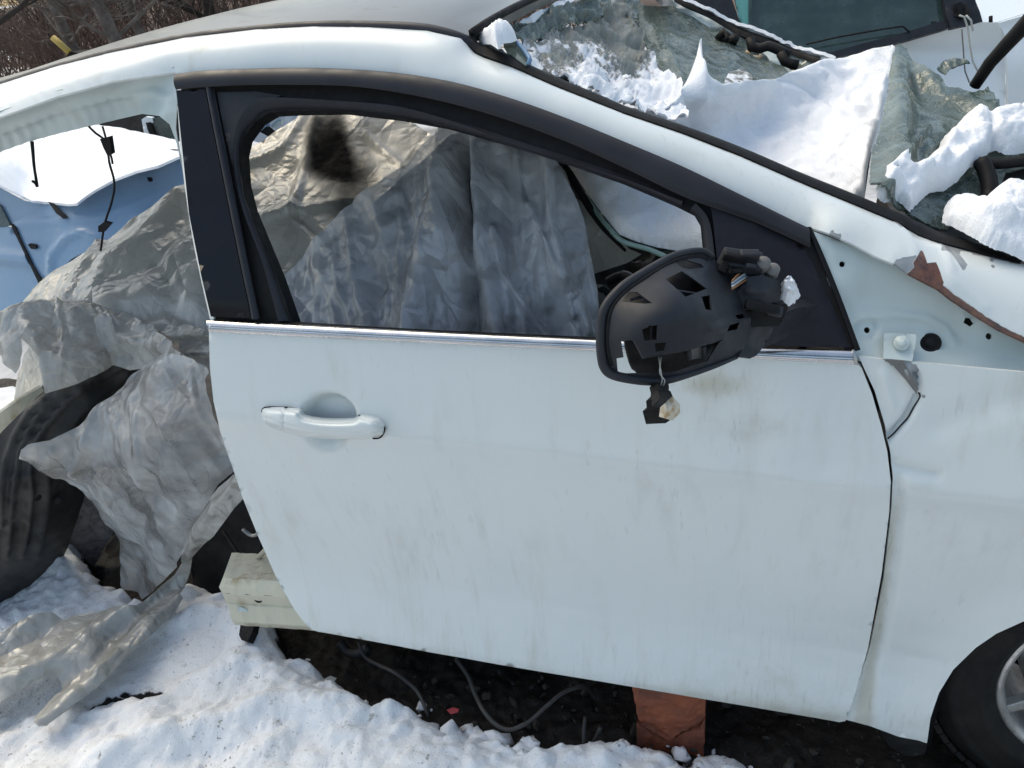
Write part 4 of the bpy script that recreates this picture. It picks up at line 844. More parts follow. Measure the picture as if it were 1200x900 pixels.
sheet('snow_cap', [(764, -6), (770, 3), (776, 7), (784, 7), (791, 8), (790, 2), (780, -8)], [(764, -6, 1.22), (791, 8, 1.2), (780, 0, 1.17)], MT['snow'], None, 2, 0, puff=(.06, 6), noise=[(.01, 30)], label='small clump of snow at the top end of the far pillar', cat='snow', kind='stuff')
SGL(); GED()
# standing flap of crazed glass on the right, with broken rim
flap = sheet('glass_flap', [(1013, 222), (1017, 204), (1023, 174), (1031, 144), (1040, 112), (1047, 82), (1055, 63), (1062, 66), (1078, 78), (1090, 84), (1100, 88), (1112, 98), (1128, 101), (1145, 104), (1158, 100), (1166, 104), (1170, 116), (1171, 124), (1192, 127), (1200, 122), (1230, 124), (1230, 150), (1200, 190), (1168, 200), (1150, 232), (1110, 268), (1085, 262), (1060, 244), (1030, 236)],
      lambda px, py: WF(px, py)-.035+.03*np.clip((px-1055)/60, 0, 1), MT['wglass'], ws, 4, .004, noise=[(.010, 6), (.003, 30)], jag=.7,
      folds=[([(1055, 63), (1050, 120), (1048, 180), (1030, 225)], .03, 16), ([(1062, 70), (1090, 120), (1150, 135)], -.015, 10), ([(1045, 200), (1070, 170), (1085, 150)], .012, 6, 'r'), ([(1078, 80), (1110, 110), (1168, 120)], .012, 8, 'r')])
sheet('curled_shard', [(1098, 80), (1106, 72), (1114, 68.5), (1126, 70), (1137, 72.5), (1125, 75.5), (1115, 80), (1108, 87)], [(1098, 80, .85), (1137, 72.5, .85), (1114, 69, .87)], MT['wglass'], ws, 3, .003, noise=[(.01, 30)])
sheet('green_glass', [(1085, 262), (1110, 240), (1150, 228), (1158, 200), (1168, 196), (1200, 180), (1230, 184), (1230, 192), (1180, 200), (1166, 232), (1140, 252), (1108, 268)], lambda px, py: WF(px, py)-.0, MT['wglass'], ws, 4, .005, noise=[(.008, 20)])
tube('screen_frame_bar', pY([(1150, 188, .42), (1157, 205, .40), (1160, 222, .38), (1158, 236, .36)]), .013, MT['rubber'], ws, 8, .01)
tube('screen_frame_bar', pY([(1146, 190, .44), (1170, 192, .43), (1200, 189, .43), (1235, 186, .43)]), .009, MT['rubber'], ws, 8, .01)
sheet('scuttle_panel', [(1060, 250), (1100, 225), (1160, 195), (1240, 190), (1240, 330), (1196, 306), (1110, 274)], [(1060, 250, .25), (1160, 195, .50), (1240, 190, .52), (1240, 330, .22), (1110, 274, .24), (1170, 240, .42)], MT['liner'], car, 8, .006, noise=[(.012, 12)])
sheet('snow_ridge', [(1026, 222), (1032, 206), (1044, 194), (1055, 187), (1066, 189), (1064, 205), (1076, 200), (1086, 188), (1096, 184), (1102, 168), (1110, 156), (1124, 146), (1138, 136), (1150, 139), (1165, 135), (1178, 132), (1186, 135), (1200, 130), (1235, 128), (1235, 180), (1200, 180), (1180, 182), (1162, 174), (1155, 185), (1140, 195), (1130, 206), (1122, 214), (1105, 224), (1090, 226), (1078, 236), (1066, 248), (1052, 236), (1036, 238), (1028, 232)],
      lambda px, py: WF(px, py)-.035, MT['snow'], None, 2.6, 0, puff=(.035, 12), noise=[(.010, 14), (.006, 45), (.003, 120)], jag=.5, folds=[([(1150, 140), (1158, 165), (1162, 172)], -.012, 4), ([(1075, 215), (1100, 200), (1128, 204)], .012, 10)], label='crumbly ridge of snow across the crazed glass flap', cat='snow', kind='stuff')
sheet('snow_heap', [(1104, 262), (1107, 242), (1114, 232), (1130, 228), (1144, 233), (1150, 236), (1160, 226), (1172, 218), (1186, 214), (1196, 218), (1240, 214), (1240, 330), (1200, 306), (1180, 297), (1160, 290), (1135, 276), (1116, 266)],
      [(1104, 262, .22), (1114, 232, .30), (1150, 236, .28), (1186, 214, .36), (1240, 214, .38), (1240, 330, .14), (1180, 297, .14), (1135, 276, .17), (1180, 250, .24)], MT['snow'], None, 2.6, 0, puff=(.03, 14), noise=[(.008, 14), (.005, 40), (.0025, 110)], jag=.4, label='rounded heap of snow on the scuttle beside the pillar base', cat='snow', kind='stuff')
# far windscreen pillar with torn trim and cables
fp = sheet('far_pillar', [(785, -6), (800, 3), (830, 16), (852, 28), (880, 38), (905, 48), (930, 60), (960, 67), (978, 70), (985, 75), (960, 82), (935, 86), (915, 92), (895, 82), (868, 66), (852, 52), (840, 40), (820, 26), (795, 10)], [(785, -6, 1.28), (985, 75, 1.12), (900, 48, 1.2), (852, 52, 1.17), (915, 92, 1.08), (900, 70, 1.12)], MT['jamb'], car, 4, .02, noise=[(.01, 20)])
ribbon('far_pillar_seal', pY([(785, -7, 1.27), (800, 1, 1.25), (830, 14, 1.235), (852, 26, 1.22), (880, 37, 1.2), (905, 46, 1.18), (930, 58, 1.16), (962, 67, 1.12)]), pY([(785, -2, 1.25), (800, 6, 1.23), (830, 19, 1.215), (852, 33, 1.2), (870, 43, 1.18), (905, 54, 1.16), (930, 65, 1.14), (960, 76, 1.10)]), MT['rubber'], fp, 50, 5, .006, .01)
sheet('frost_strip', [(800, 0), (830, 12), (852, 24), (880, 34), (905, 44), (930, 56), (962, 64), (978, 70), (962, 68), (930, 59), (905, 47), (880, 37), (852, 27), (830, 14)], [(800, 0, 1.24), (905, 45, 1.17), (978, 70, 1.1)], MT['snow'], fp, 3, .008, noise=[(.004, 60)])
for pts in ([(842, 46, 1.14), (848, 38, 1.15), (855, 44, 1.14), (848, 50, 1.14)], [(879, 45, 1.12), (881, 55, 1.11), (890, 57, 1.1), (900, 54, 1.1), (915, 60, 1.09), (925, 66, 1.08)], [(856, 48, 1.13), (862, 44, 1.13), (858, 50, 1.12)], [(915, 62, 1.08), (920, 72, 1.07), (935, 76, 1.06)]):
    tube('torn_cable', pY(pts), .012, MT['rubber'], fp, 7, .02)
tube('torn_clip', pY([(874, 61, 1.10), (880, 67, 1.09), (890, 68, 1.09), (892, 64, 1.09)]), .006, MT['lens'], fp, 6, .02)
sheet('torn_foam', [(921, 74), (932, 72), (940, 76), (945, 72), (948, 78), (938, 83), (926, 82)], 1.07, MT['sillp'], fp, 3, .02, noise=[(.008, 30)])
tube('antenna_rod', pY([(1142, 101, .80), (1152, 86, .79), (1160, 74, .78), (1180, 52, .76), (1204, 26, .735), (1230, -4, .71)]), [.011, .012, .014, .015, .015], MT['rubber'], car, 10, .03)

# --- dash and junk seen through the door window, right of the sheeting
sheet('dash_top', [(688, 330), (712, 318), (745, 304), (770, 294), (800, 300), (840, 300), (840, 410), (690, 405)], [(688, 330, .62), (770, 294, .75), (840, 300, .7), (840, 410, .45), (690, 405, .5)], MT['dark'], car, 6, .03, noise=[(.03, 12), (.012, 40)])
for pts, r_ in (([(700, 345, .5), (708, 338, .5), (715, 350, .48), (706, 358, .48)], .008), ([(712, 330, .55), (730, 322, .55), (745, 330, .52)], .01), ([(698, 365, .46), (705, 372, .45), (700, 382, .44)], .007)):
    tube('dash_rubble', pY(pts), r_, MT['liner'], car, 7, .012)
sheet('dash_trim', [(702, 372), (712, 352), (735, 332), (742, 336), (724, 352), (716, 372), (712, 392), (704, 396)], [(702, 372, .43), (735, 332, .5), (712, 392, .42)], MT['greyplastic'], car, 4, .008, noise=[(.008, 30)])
sheet('dark_backing', [(338, 330), (405, 268), (455, 222), (505, 176), (528, 158), (545, 154), (580, 165), (632, 180), (650, 196), (664, 230), (676, 260), (682, 295), (690, 340), (692, 420), (340, 430), (335, 370)], [(338, 330, .55), (455, 222, .60), (528, 158, .66), (632, 180, .58), (682, 295, .50), (692, 420, .42), (340, 430, .42), (530, 300, .48)], MT['dark'], car, 8, .04, noise=[(.01, 8)])  # dark sheet added behind the smoky film so it looks shaded
# --- cables hanging from the cant rail
hc1 = tube('hanging_cable', pY([(104, 148, .25), (112, 156, .25), (122, 163, .25), (126, 170, .25), (128, 190, .252), (133, 208, .255), (134, 222, .255), (130, 240, .255), (124, 258, .255), (121, 272, .256), (118, 294, .256)]), .0022, MT['rubber'], car, 7, .01)
tube('hanging_cable', pY([(120, 148, .25), (123, 158, .25), (125, 166, .25), (131, 186, .25), (132, 192, .25)]), .0020, MT['rubber'], car, 7, .01)
sheet('cable_plug', [(117, 163), (128, 160), (131, 180), (126, 183), (121, 173)], .248, MT['rubber'], hc1, 3, .01)
sheet('cable_clip', [(115, 265), (122, 260), (130, 262), (126, 266), (121, 272), (115, 272)], .25, MT['rubber'], hc1, 3, .008)
tube('hanging_cable', pY([(37.5, 166, .255), (38.5, 178, .255), (40, 195, .256), (42, 208, .257), (43.5, 218, .257)]), [.0035, .003, .0026, .003], MT['rubber'], car, 7, .01)
tube('cable_stub', pY([(38, 212, .255), (42, 215, .255), (44, 219, .254)]), .003, MT['rubber'], hc1, 6, .01)

# --- rear wheel arch
z4 = lambda pts: [(x/2.8125, 400+y/2.8125) for x, y in pts]
arch2 = sheet('rear_arch_liner', [(165, 412), (140, 405), (110, 418), (85, 432), (55, 446), (38, 472), (20, 488), (0, 505), (-40, 535), (-40, 716), (0, 710), (30, 702), (50, 690), (67, 668), (80, 640), (90, 610), (100, 580), (120, 540), (150, 480), (170, 440)],
    [(165, 412, .44), (110, 418, .40), (55, 446, .33), (0, 505, .22), (-40, 535, .16), (-40, 716, .10), (0, 710, .17), (50, 690, .27), (67, 668, .31), (80, 640, .33), (100, 580, .36), (150, 480, .46), (170, 440, .48), (20, 620, .165), (55, 610, .22), (0, 650, .14), (30, 540, .20), (70, 500, .28), (100, 460, .34), (-20, 600, .12)], MT['wornliner'], car, 2.8, .006, label='ribbed black liner bulging in the empty rear wheel arch',
    folds=[(z4(l), a, w) for l, a, w in (([(400, 80), (300, 130), (220, 200), (150, 280), (105, 350), (95, 420), (100, 500), (92, 600), (70, 700)], .013, 4), ([(350, 85), (230, 150), (150, 215), (95, 300), (65, 370), (58, 420), (42, 500), (32, 600), (20, 700)], .013, 4), ([(300, 100), (180, 165), (100, 235), (50, 320), (20, 400), (8, 480), (4, 600)], .013, 4), ([(420, 110), (340, 170), (260, 240), (200, 320), (150, 420), (150, 560), (120, 700)], .010, 5), ([(40, 450), (90, 440)], .009, 3.5), ([(30, 575), (92, 580)], .009, 3.5), ([(100, 340), (140, 330)], .006, 3), ([(20, 662), (90, 660)], .005, 3), *[([(x0, y0), (x0+26, y0-8)], -.007, 2.2) for x0, y0 in ((110, 300), (140, 260), (180, 220), (225, 180), (280, 145), (62, 330), (85, 285), (115, 240), (160, 195), (60, 480), (55, 540), (110, 470), (112, 530), (105, 590), (20, 520), (15, 590), (60, 620), (100, 650))])])
q = UY(43, 582, .2); lathe('liner_clip', [(.0001, .006), (.008, .006), (.011, .002), (.011, -.003)], q, CAMDIR(q), MT['rubber'], arch2, 16)
q = UY(68, 585, .235); lathe('liner_clip', [(.0001, .006), (.008, .006), (.011, .002), (.011, -.003)], q, CAMDIR(q), MT['rubber'], arch2, 16)
sheet('rear_quarter_edge', [(-30, 515), (0, 484), (22, 468), (48, 453), (52, 458), (40, 468), (22, 486), (0, 508), (-30, 545)], [(-30, 515, .06), (48, 453, .22), (0, 508, .1), (22, 468, .14)], MT['sillp'], car, 4, .006)
sheet('felt_pad', [(78, 575), (93, 578), (112, 592), (133, 622), (118, 650), (104, 672), (95, 690), (88, 672), (84, 655), (78, 668), (68, 684), (58, 686), (66, 660), (76, 620)], [(78, 575, .40), (133, 622, .44), (95, 690, .40), (58, 686, .34), (84, 640, .38)], MT['felt'], car, 4, .01, noise=[(.008, 25)])
sheet('inner_sill_trim', [(96, 692), (104, 674), (118, 652), (134, 626), (150, 600), (200, 610), (240, 640), (215, 700), (170, 716), (120, 712)], [(96, 692, .44), (134, 626, .5), (240, 640, .5), (170, 716, .40)], MT['dark'], car, 6, .01, noise=[(.02, 14)])

# ================================================================== sheeting
def blot_a(px, py, V):
    m = .95*np.exp(-((px-383)/27)**4-((py-165)/40)**4) + .75*np.exp(-((px-405)/38)**2-((py-195)/30)**2) + .55*np.exp(-((px-400)/22)**2-((py-250)/28)**2)+.35*np.exp(-((px-425)/30)**2-((py-225)/30)**2)
    return np.clip(.92*m, 0, 1)
sheet('plastic_sheet', [(22, 356), (37, 338), (67, 316), (117, 284), (149, 257), (187, 233), (213, 217), (250, 190), (282, 171), (320, 150), (356, 132), (372, 128), (410, 129), (470, 137), (520, 165), (560, 190), (580, 240), (560, 330), (520, 400), (400, 440), (300, 440), (240, 400), (200, 392), (150, 372), (107, 356), (60, 354)],
   [(22, 356, .52), (67, 316, .62), (117, 284, .68), (213, 217, .85), (282, 171, 1.0), (356, 132, 1.15), (410, 129, 1.2), (520, 165, 1.15), (580, 240, .95), (520, 400, .55), (400, 440, .5), (300, 440, .45), (240, 400, .40), (150, 372, .42), (107, 356, .44), (334, 247, .80), (300, 230, .85), (440, 220, .95), (180, 320, .55), (100, 330, .55)], MT['tarp'], None, 4, 0, disp=longfold(-35, 48, 200, 0.007, 1), attrs={'dark_tone': blot_a}, noise=[(.02, 2.5), (.006, 9)], folds=[([(341, 247), (400, 236), (430, 232)], .016, 7, 'r'), ([(341, 247), (300, 262), (282, 272)], .016, 7, 'r'), ([(341, 247), (350, 205), (370, 140)], .014, 8, 'r'), ([(341, 247), (375, 275), (390, 300)], -.014, 7, 'r'), ([(284, 190), (330, 170), (356, 133)], .012, 6, 'r'), ([(430, 160), (470, 190), (500, 200)], .012, 6, 'r'),
     ([(117, 284), (105, 320), (80, 352)], .02, 8, 'r'), ([(205, 225), (160, 280), (110, 330)], .016, 14), ([(213, 250), (180, 300), (205, 350)], -.014, 12), ([(150, 372), (190, 360), (240, 380)], -.03, 12)],
   label='big grey-beige plastic sheet behind, smeared with black soot inside the window', cat='tarp', group='plastic sheeting over the wreck')
sheet('plastic_sheet', [(330, 325), (355, 302), (400, 262), (450, 216), (500, 170), (525, 149), (545, 146), (580, 158), (640, 172), (655, 190), (672, 225), (684, 255), (690, 290), (700, 340), (704, 400), (640, 430), (480, 430), (345, 415), (325, 360)],
   [(330, 325, .42), (400, 262, .46), (500, 170, .52), (525, 149, .54), (580, 158, .48), (640, 172, .46), (690, 290, .38), (704, 400, .30), (600, 400, .26), (480, 430, .24), (345, 415, .28), (430, 330, .34), (540, 250, .38), (620, 280, .36)], MT['tarp_in'], None, 3, 0, disp=longfold(82, 27, 190, 0.022, 2), attrs={'dark_tone': lambda px, py, V: .9*np.exp(-((px-546-.03*(py-215))/9)**2-((py-230)/60)**4)+.6*np.exp(-((px-556)/20)**2-((py-345)/45)**2)+.45*np.exp(-((px-600)/60)**2-((py-388)/16)**2)+.35*np.exp(-((px-470)/14)**2-((py-330)/50)**2)}, noise=[(.02, 5), (.008, 16)],  # the dark slit is shade between folds, painted into the colour
   folds=[([(545, 160), (543, 200), (545, 300), (552, 400)], -.045, 13), ([(528, 155), (520, 230), (500, 320), (480, 400)], .03, 16), ([(560, 160), (562, 220), (565, 300), (585, 400)], .03, 10), ([(600, 170), (600, 250), (610, 320), (650, 400)], -.02, 14), ([(580, 270), (590, 320), (615, 360), (645, 400)], .025, 6, 'r'), ([(640, 180), (642, 250), (660, 320), (690, 390)], .025, 8, 'r'), ([(620, 240), (640, 290), (670, 370)], .018, 7, 'r'),
     ([(330, 325), (525, 149)], .012, 5), ([(480, 200), (470, 260), (440, 330)], -.02, 16), ([(540, 170), (530, 195), (536, 215)], .02, 5, 'r')],
   label='dark smoky plastic sheet hanging in folds inside the door window', cat='tarp', group='plastic sheeting over the wreck')
sheet('plastic_sheet', [(634, 178), (650, 185), (663, 200), (674, 225), (690, 246), (712, 268), (738, 292), (752, 298), (735, 308), (705, 318), (682, 325), (684, 330), (706, 335), (712, 345), (700, 372), (706, 410), (690, 410), (670, 340), (650, 260), (636, 210)],
   [(634, 178, .56), (663, 200, .6), (712, 268, .54), (752, 298, .56), (682, 325, .52), (712, 345, .50), (706, 410, .40), (650, 260, .50), (670, 340, .44)], MT['tarp'], None, 4, 0, attrs={'dark_tone': lambda px, py, V: px*0+.12}, noise=[(.008, 12)], folds=[([(672, 222), (672, 270), (680, 322)], -.02, 8), ([(684, 330), (700, 372)], .01, 6, 'r')],
   label='beige sheet end tucked under the sagging windscreen glass', cat='tarp', group='plastic sheeting over the wreck')
sheet('plastic_sheet', [(-40, 352), (0, 359), (30, 355), (67, 353), (107, 356.5), (147, 366), (187, 388), (213, 410), (245, 432), (246, 455), (220, 440), (193, 420), (170, 432), (153, 434), (133, 428), (110, 441), (80, 454), (53, 461), (48, 440), (46, 420), (38, 408), (24, 396), (26, 412), (22, 428), (17, 438), (10, 430), (0, 416), (-40, 420)],
   [(-40, 352, .34), (67, 353, .46), (147, 366, .44), (213, 410, .28), (245, 432, .2), (246, 455, .2), (153, 434, .36), (53, 461, .22), (0, 416, .26), (-40, 420, .25), (100, 400, .32), (30, 385, .30)], MT['tarp_w'], None, 3, 0, disp=longfold(18, 26, 140, 0.012, 3), attrs={'dark_tone': lambda px, py, V: .25*np.exp(-((px-110)/40)**2-((py-400)/25)**2)}, noise=[(.02, 6), (.01, 18)],
   folds=[([(0, 372), (60, 368), (120, 380), (180, 405)], .02, 10), ([(60, 400), (110, 400), (150, 420)], -.02, 10), ([(70, 360), (75, 400), (70, 450)], .012, 6, 'r'), ([(120, 365), (150, 395), (175, 400)], .012, 6, 'r'), ([(172, 395), (174, 420)], .01, 3, 'r'), ([(30, 380), (50, 420), (56, 455)], .012, 6)],
   label='wrinkled grey sheet draped over the rear wheel arch, torn at its left end', cat='tarp', group='plastic sheeting over the wreck')
sheet('plastic_sheet', [(196, 388), (215, 380), (246, 386), (247, 440), (230, 425), (212, 412), (190, 392), (170, 376)], [(196, 388, .36), (246, 386, .30), (247, 440, .28), (212, 412, .33), (170, 376, .40)], MT['tarp_w'], None, 4, 0, attrs={'dark_tone': lambda px, py, V: px*0+.25}, noise=[(.015, 20)], folds=[([(180, 385), (215, 392), (246, 388)], .02, 5, 'r'), ([(205, 402), (246, 402)], -.02, 5, 'r'), ([(215, 412), (246, 415)], .015, 5, 'r')],
   label='dark crumpled sheet wad beside the rear edge of the door', cat='tarp', group='plastic sheeting over the wreck')
sheet('plastic_sheet', [(200, 415), (213, 415), (227, 421), (240, 430), (244, 436), (238, 445), (242, 455), (246, 470), (253, 485), (267, 515), (280, 548), (268, 560), (253, 572), (238, 600), (226, 625), (213, 660), (190, 682), (167, 702), (157, 695), (145, 690), (141, 660), (139, 640), (130, 622), (115, 600), (93, 577), (75, 565), (60, 557), (40, 546), (22, 538), (24, 528), (32, 522), (57, 518), (90, 500), (117, 477), (135, 455), (150, 440), (175, 425)],
   [(200, 415, .26), (244, 436, .17), (267, 515, .14), (280, 548, .13), (238, 600, .15), (213, 660, .20), (167, 702, .26), (145, 690, .30), (139, 640, .28), (93, 577, .22), (22, 538, .13), (57, 518, .16), (117, 477, .24), (150, 440, .30), (150, 540, .155), (190, 500, .15), (180, 600, .18), (220, 560, .12)], MT['tarp_cl'], None, 3, 0, disp=longfold(66, 34, 190, 0.012, 4), attrs={'dark_tone': zero}, noise=[(.02, 5), (.008, 14)],
   folds=[([(205, 420), (175, 470), (165, 540), (180, 620)], .018, 14), ([(117, 477), (105, 510), (90, 545)], .015, 9), ([(60, 530), (85, 545), (100, 560)], .012, 6, 'r'), ([(190, 480), (215, 530), (240, 570)], .014, 8, 'r'), ([(215, 440), (225, 490), (260, 545)], -.016, 9), ([(180, 560), (170, 620), (160, 690)], -.016, 12), ([(232, 425), (225, 455), (240, 470)], .012, 5, 'r')],
   label='milky translucent film hanging between the rear arch and the door', cat='tarp', group='plastic sheeting over the wreck')
sheet('plastic_sheet', [(291, 573), (283, 584), (273, 595), (262, 610), (250, 627), (238, 638), (226, 650), (222, 668), (216, 685), (211, 698), (215, 703), (208, 714), (197, 727), (180, 744), (160, 763), (142, 781), (123, 800), (95, 824), (67, 846), (58, 853), (50, 855), (43, 850), (42, 843), (52, 831), (63, 817), (68, 803), (67, 792), (55, 796), (40, 803), (20, 815), (0, 827), (-50, 850), (-50, 756), (0, 740), (33, 723), (60, 716), (78, 724), (117, 716), (145, 714), (160, 710), (185, 690), (205, 674), (213, 660), (214, 644), (222, 624), (238, 598), (252, 573), (268, 558), (284, 552)],
   [(291, 573, .10), (268, 558, .12), (250, 627, .14), (222, 624, .16)] + zc([(222, 668, .19), (213, 660, .22), (211, 698, .14), (185, 690, .17), (160, 763, .12), (117, 716, .15), (67, 846, .11), (42, 843, .11), (68, 792, .13), (0, 827, .12), (-50, 850, .11), (-50, 756, .15), (33, 723, .16), (78, 724, .15), (100, 770, .15), (20, 780, .15), (150, 735, .14)]), MT['tarp_w'], None, 3, .004, disp=longfold(-40, 22, 150, 0.010, 5), attrs={'dark_tone': zero}, noise=[(.012, 6), (.006, 18)],
   folds=[([(284, 556), (255, 590), (230, 625), (218, 650)], .016, 6), ([(212, 700), (160, 755), (110, 800), (50, 850)], .022, 12), ([(200, 690), (150, 730), (100, 780), (68, 800)], -.02, 10), ([(150, 715), (110, 740), (60, 780), (10, 800)], .022, 12), ([(70, 722), (40, 745), (0, 770)], -.022, 10), ([(110, 790), (135, 775), (137, 770)], .01, 4, 'r'), ([(221, 630), (217, 660)], -.012, 4, 'r')],
   label='long grimy strip of sheeting trailing from the door onto the snow', cat='tarp', group='plastic sheeting over the wreck')
sheet('plastic_sheet', [(38, 403), (46, 412), (49, 440), (50, 452), (30, 463), (14, 474), (18, 450), (26, 420)], [(38, 403, .5), (50, 452, .45), (14, 474, .5), (26, 420, .55)], MT['tarp'], None, 4, 0, attrs={'dark_tone': zero}, noise=[(.006, 14)], label='pale scrap of sheet hanging behind the torn sheet end', cat='tarp', group='plastic sheeting over the wreck')

# ================================================================== support, cables and litter below the sill
blk = empty('support_block', tuple(UZ(785, 885, -.01)), label='chipped brick-red block propping up the sill', cat='block')
sheet('upper_piece', [(740, 800), (828, 815), (826, 840), (820, 852), (800, 858), (785, 866.5), (775, 864), (765, 859), (752, 850), (747, 838), (744, 822)], [(740, 800, .098), (828, 815, .098), (785, 866, .088), (752, 850, .098), (820, 852, .10), (800, 840, .092)], MT['red'], blk, 3, .11, noise=[(.004, 30), (.002, 90)], jag=.3, smooth=False, folds=[([(778, 845), (785, 866)], .006, 7, 'r'), ([(752, 848), (780, 862), (822, 850)], -.004, 3)])
sheet('lower_piece', [(746, 846), (752, 852), (765, 861), (775, 866), (785, 868.5), (800, 860), (820, 854), (826, 842), (824, 905), (746, 885)], [(746, 846, .094), (824, 905, .086), (826, 842, .096), (746, 885, .088)], MT['red'], blk, 4, .11, noise=[(.003, 40)], jag=.3, smooth=False)
def cable(pts, r_, label, mat='wornliner'):
    o = tube('cable', pY(pts), r_, MT[mat], None, 7, .008, label=label, cat='cable', group='loose cables below the sill')
cable([(420, 752, .16), (428, 770, .14), (445, 780, .12), (462, 788, .10), (478, 800, .09), (490, 812, .08), (500, 834, .05), (502, 840, .05)], .0042, 'black cable dropping to the snow, the leftmost below the door')
cable([(534, 772, .13), (548, 792, .12), (556, 812, .10), (566, 832, .06), (580, 848, .04), (596, 855, .03), (612, 850, .04), (625, 842, .06), (640, 828, .08), (660, 812, .11), (680, 805, .14), (690, 808, .16), (697, 818, .16)], .0048, 'long black cable looping down from the door into the snow')
cable([(686, 840, .09), (684, 860, .06), (686, 876, .05), (694, 872, .06), (704, 852, .08)], .0045, 'short black cable end with two prongs stuck in snow')
cable([(398, 752, .2), (408, 764, .19), (420, 766, .18), (432, 758, .19)], .012, 'thick corrugated black hose end tucked up below the door', 'liner')
sheet('red_fragment', [(523, 832), (530, 829), (538, 831), (536, 835), (528, 837)], [(523, 832, .055), (538, 831, .06), (528, 837, .05)], MT['redp'], None, 2, .006, noise=[(.003, 80)], label='tiny red plastic fragment on the snow edge', cat='fragment')
sheet('black_bracket', [(282, 731), (298, 729), (296, 740), (290, 752), (283, 750), (280, 744)], [(282, 731, .14), (298, 729, .14), (290, 752, .10)], MT['rubber'], car, 3, .02)
# scattered clods at the edge of the snow
def clods():
    bm = bmesh.new()
    for k in range(90):
        x = random.uniform(-1.75, -.65); e = float(np.interp(x, SNOW_EDGE[:, 0], SNOW_EDGE[:, 1])); y = e + random.gauss(-.035, .04)
        if y > e+.03 and random.random() < .6: continue
        s = random.choice((.006, .008, .011, .015, .022)) * random.uniform(.7, 1.2)
        if y > e: s *= .5
        z = .006+.05*min(1, max(0, (e-y)/.1))**.7 + s*.1
        m = Matrix.Translation((x, y, z)) @ Matrix.Rotation(random.uniform(0, 6), 4, (random.random(), random.random(), 1)) @ Matrix.Diagonal((s*random.uniform(.8, 1.5), s, s*random.uniform(.6, 1), 1))
        r_ = bmesh.ops.create_icosphere(bm, subdivisions=2, radius=1, matrix=m)
        for v in r_['verts']: v.co += v.co.normalized()*0 + Vector((random.gauss(0, .2*s), random.gauss(0, .2*s), random.gauss(0, .2*s)))
    from_bm('snow_clods', bm, MT['snow'], None, True, label='scattered small clods of snow along the dark earth edge', cat='snow', kind='stuff')
clods()

MT['grit'] = simple('grit', (.05, .043, .037), .9, 0, 0, .5, 60, .3, 200, col2=(.018, .016, .014))
def grit():
    bm = bmesh.new()
    for k in range(300):
        x = random.uniform(-1.8, -.35); e = float(np.interp(x, SNOW_EDGE[:, 0], SNOW_EDGE[:, 1])); y = e + random.uniform(-.03, .30)
        q = random.choice((.0025, .003, .004, .006, .010))*random.uniform(.7, 1.2)
        m = Matrix.Translation((x, y, .0+q*.3)) @ Matrix.Rotation(random.uniform(0, 6), 4, (random.random(), random.random(), 1)) @ Matrix.Diagonal((q*random.uniform(.8, 2.2), q, q*random.uniform(.4, .9), 1))
        r_ = bmesh.ops.create_icosphere(bm, subdivisions=1, radius=1, matrix=m)
        for v in r_['verts']: v.co += Vector((random.gauss(0, .15*q), random.gauss(0, .15*q), random.gauss(0, .15*q)))
    from_bm('grit', bm, MT['grit'], None, False, label='dark grit and small stones on the bare earth below the sill', cat='gravel', kind='stuff')
grit()
# ================================================================== blue car behind, left
z8 = lambda pts: [(x/3.75, 100+y/3.75) for x, y in pts]
bc = empty('blue_car', (-4.2, 2.7, 0), label='light blue car with snow-covered bonnet behind the wreck', cat='car')
BF_ = [(-40, 215, 2.35), (0, 223, 2.32), (56, 238, 2.3), (90, 240, 2.3), (130, 214, 2.4), (215, 180, 2.75), (-40, 370, 2.05), (60, 340, 2.05), (130, 330, 2.08), (215, 260, 2.4), (100, 275, 2.12), (60, 270, 2.14), (160, 240, 2.25)]
BF = [(-40, 215, 2.36), (215, 180, 2.68), (-40, 370, 2.04), (215, 260, 2.40), (60, 345, 2.06), (130, 250, 2.29), (60, 262, 2.24)]
bw = sheet('wing', [(12, 262), (25, 256), (56, 238), (90, 240), (107, 228), (134, 213), (171, 199), (215, 182), (222, 215), (222, 270), (150, 330), (112, 330), (108, 310), (96, 297), (84, 303), (73, 314), (60, 345), (47, 330), (30, 292)], BF, MT['blue'], bc, 5, .01, folds=[([(58, 330), (60, 300), (75, 280), (95, 272), (115, 280)], .02, 4, 'r'), ([(20, 264), (70, 259), (130, 250), (215, 214)], .010, 4, 'r')])
bd = sheet('door', [(-60, 235), (0, 262), (12, 266), (28, 292), (46, 330), (46, 380), (-60, 400)], BF, MT['blue'], bc, 6, .01, folds=[([(-60, 300), (0, 300), (35, 305)], .02, 8)], off=.0)
sheet('door_gap_seal', [(11, 260), (17, 264), (26, 285), (38, 310), (50, 330), (46, 334), (30, 300), (18, 275)], lambda px, py: TPS(BF)(px, py)-.012, MT['rubber'], bc, 4, .006)
sheet('side_window', [(-60, 205), (0, 240), (12, 264), (0, 266), (-60, 240)], lambda px, py: TPS(BF)(px, py)-.006, MT['dglass'], bc, 6, .006)
sheet('windscreen_corner', [(56, 236), (64, 239), (70, 246), (79, 254), (74, 256), (66, 250)], lambda px, py: TPS(BF)(px, py)-.02, MT['rubber'], bc, 3, .006)
sheet('pillar', [(-60, 195), (0, 220), (28, 235), (56, 240), (66, 250), (30, 258), (12, 262), (-10, 240), (-60, 215)], lambda px, py: TPS(BF)(px, py)+.01, MT['blue'], bc, 5, .01)
sheet('front_wheel', [(73, 316), (84, 304), (96, 298), (110, 312), (113, 335), (95, 350), (70, 345)], [(73, 316, 2.2), (96, 298, 2.2), (113, 335, 2.16), (70, 345, 2.16)], MT['tyre'], bc, 5, .16)
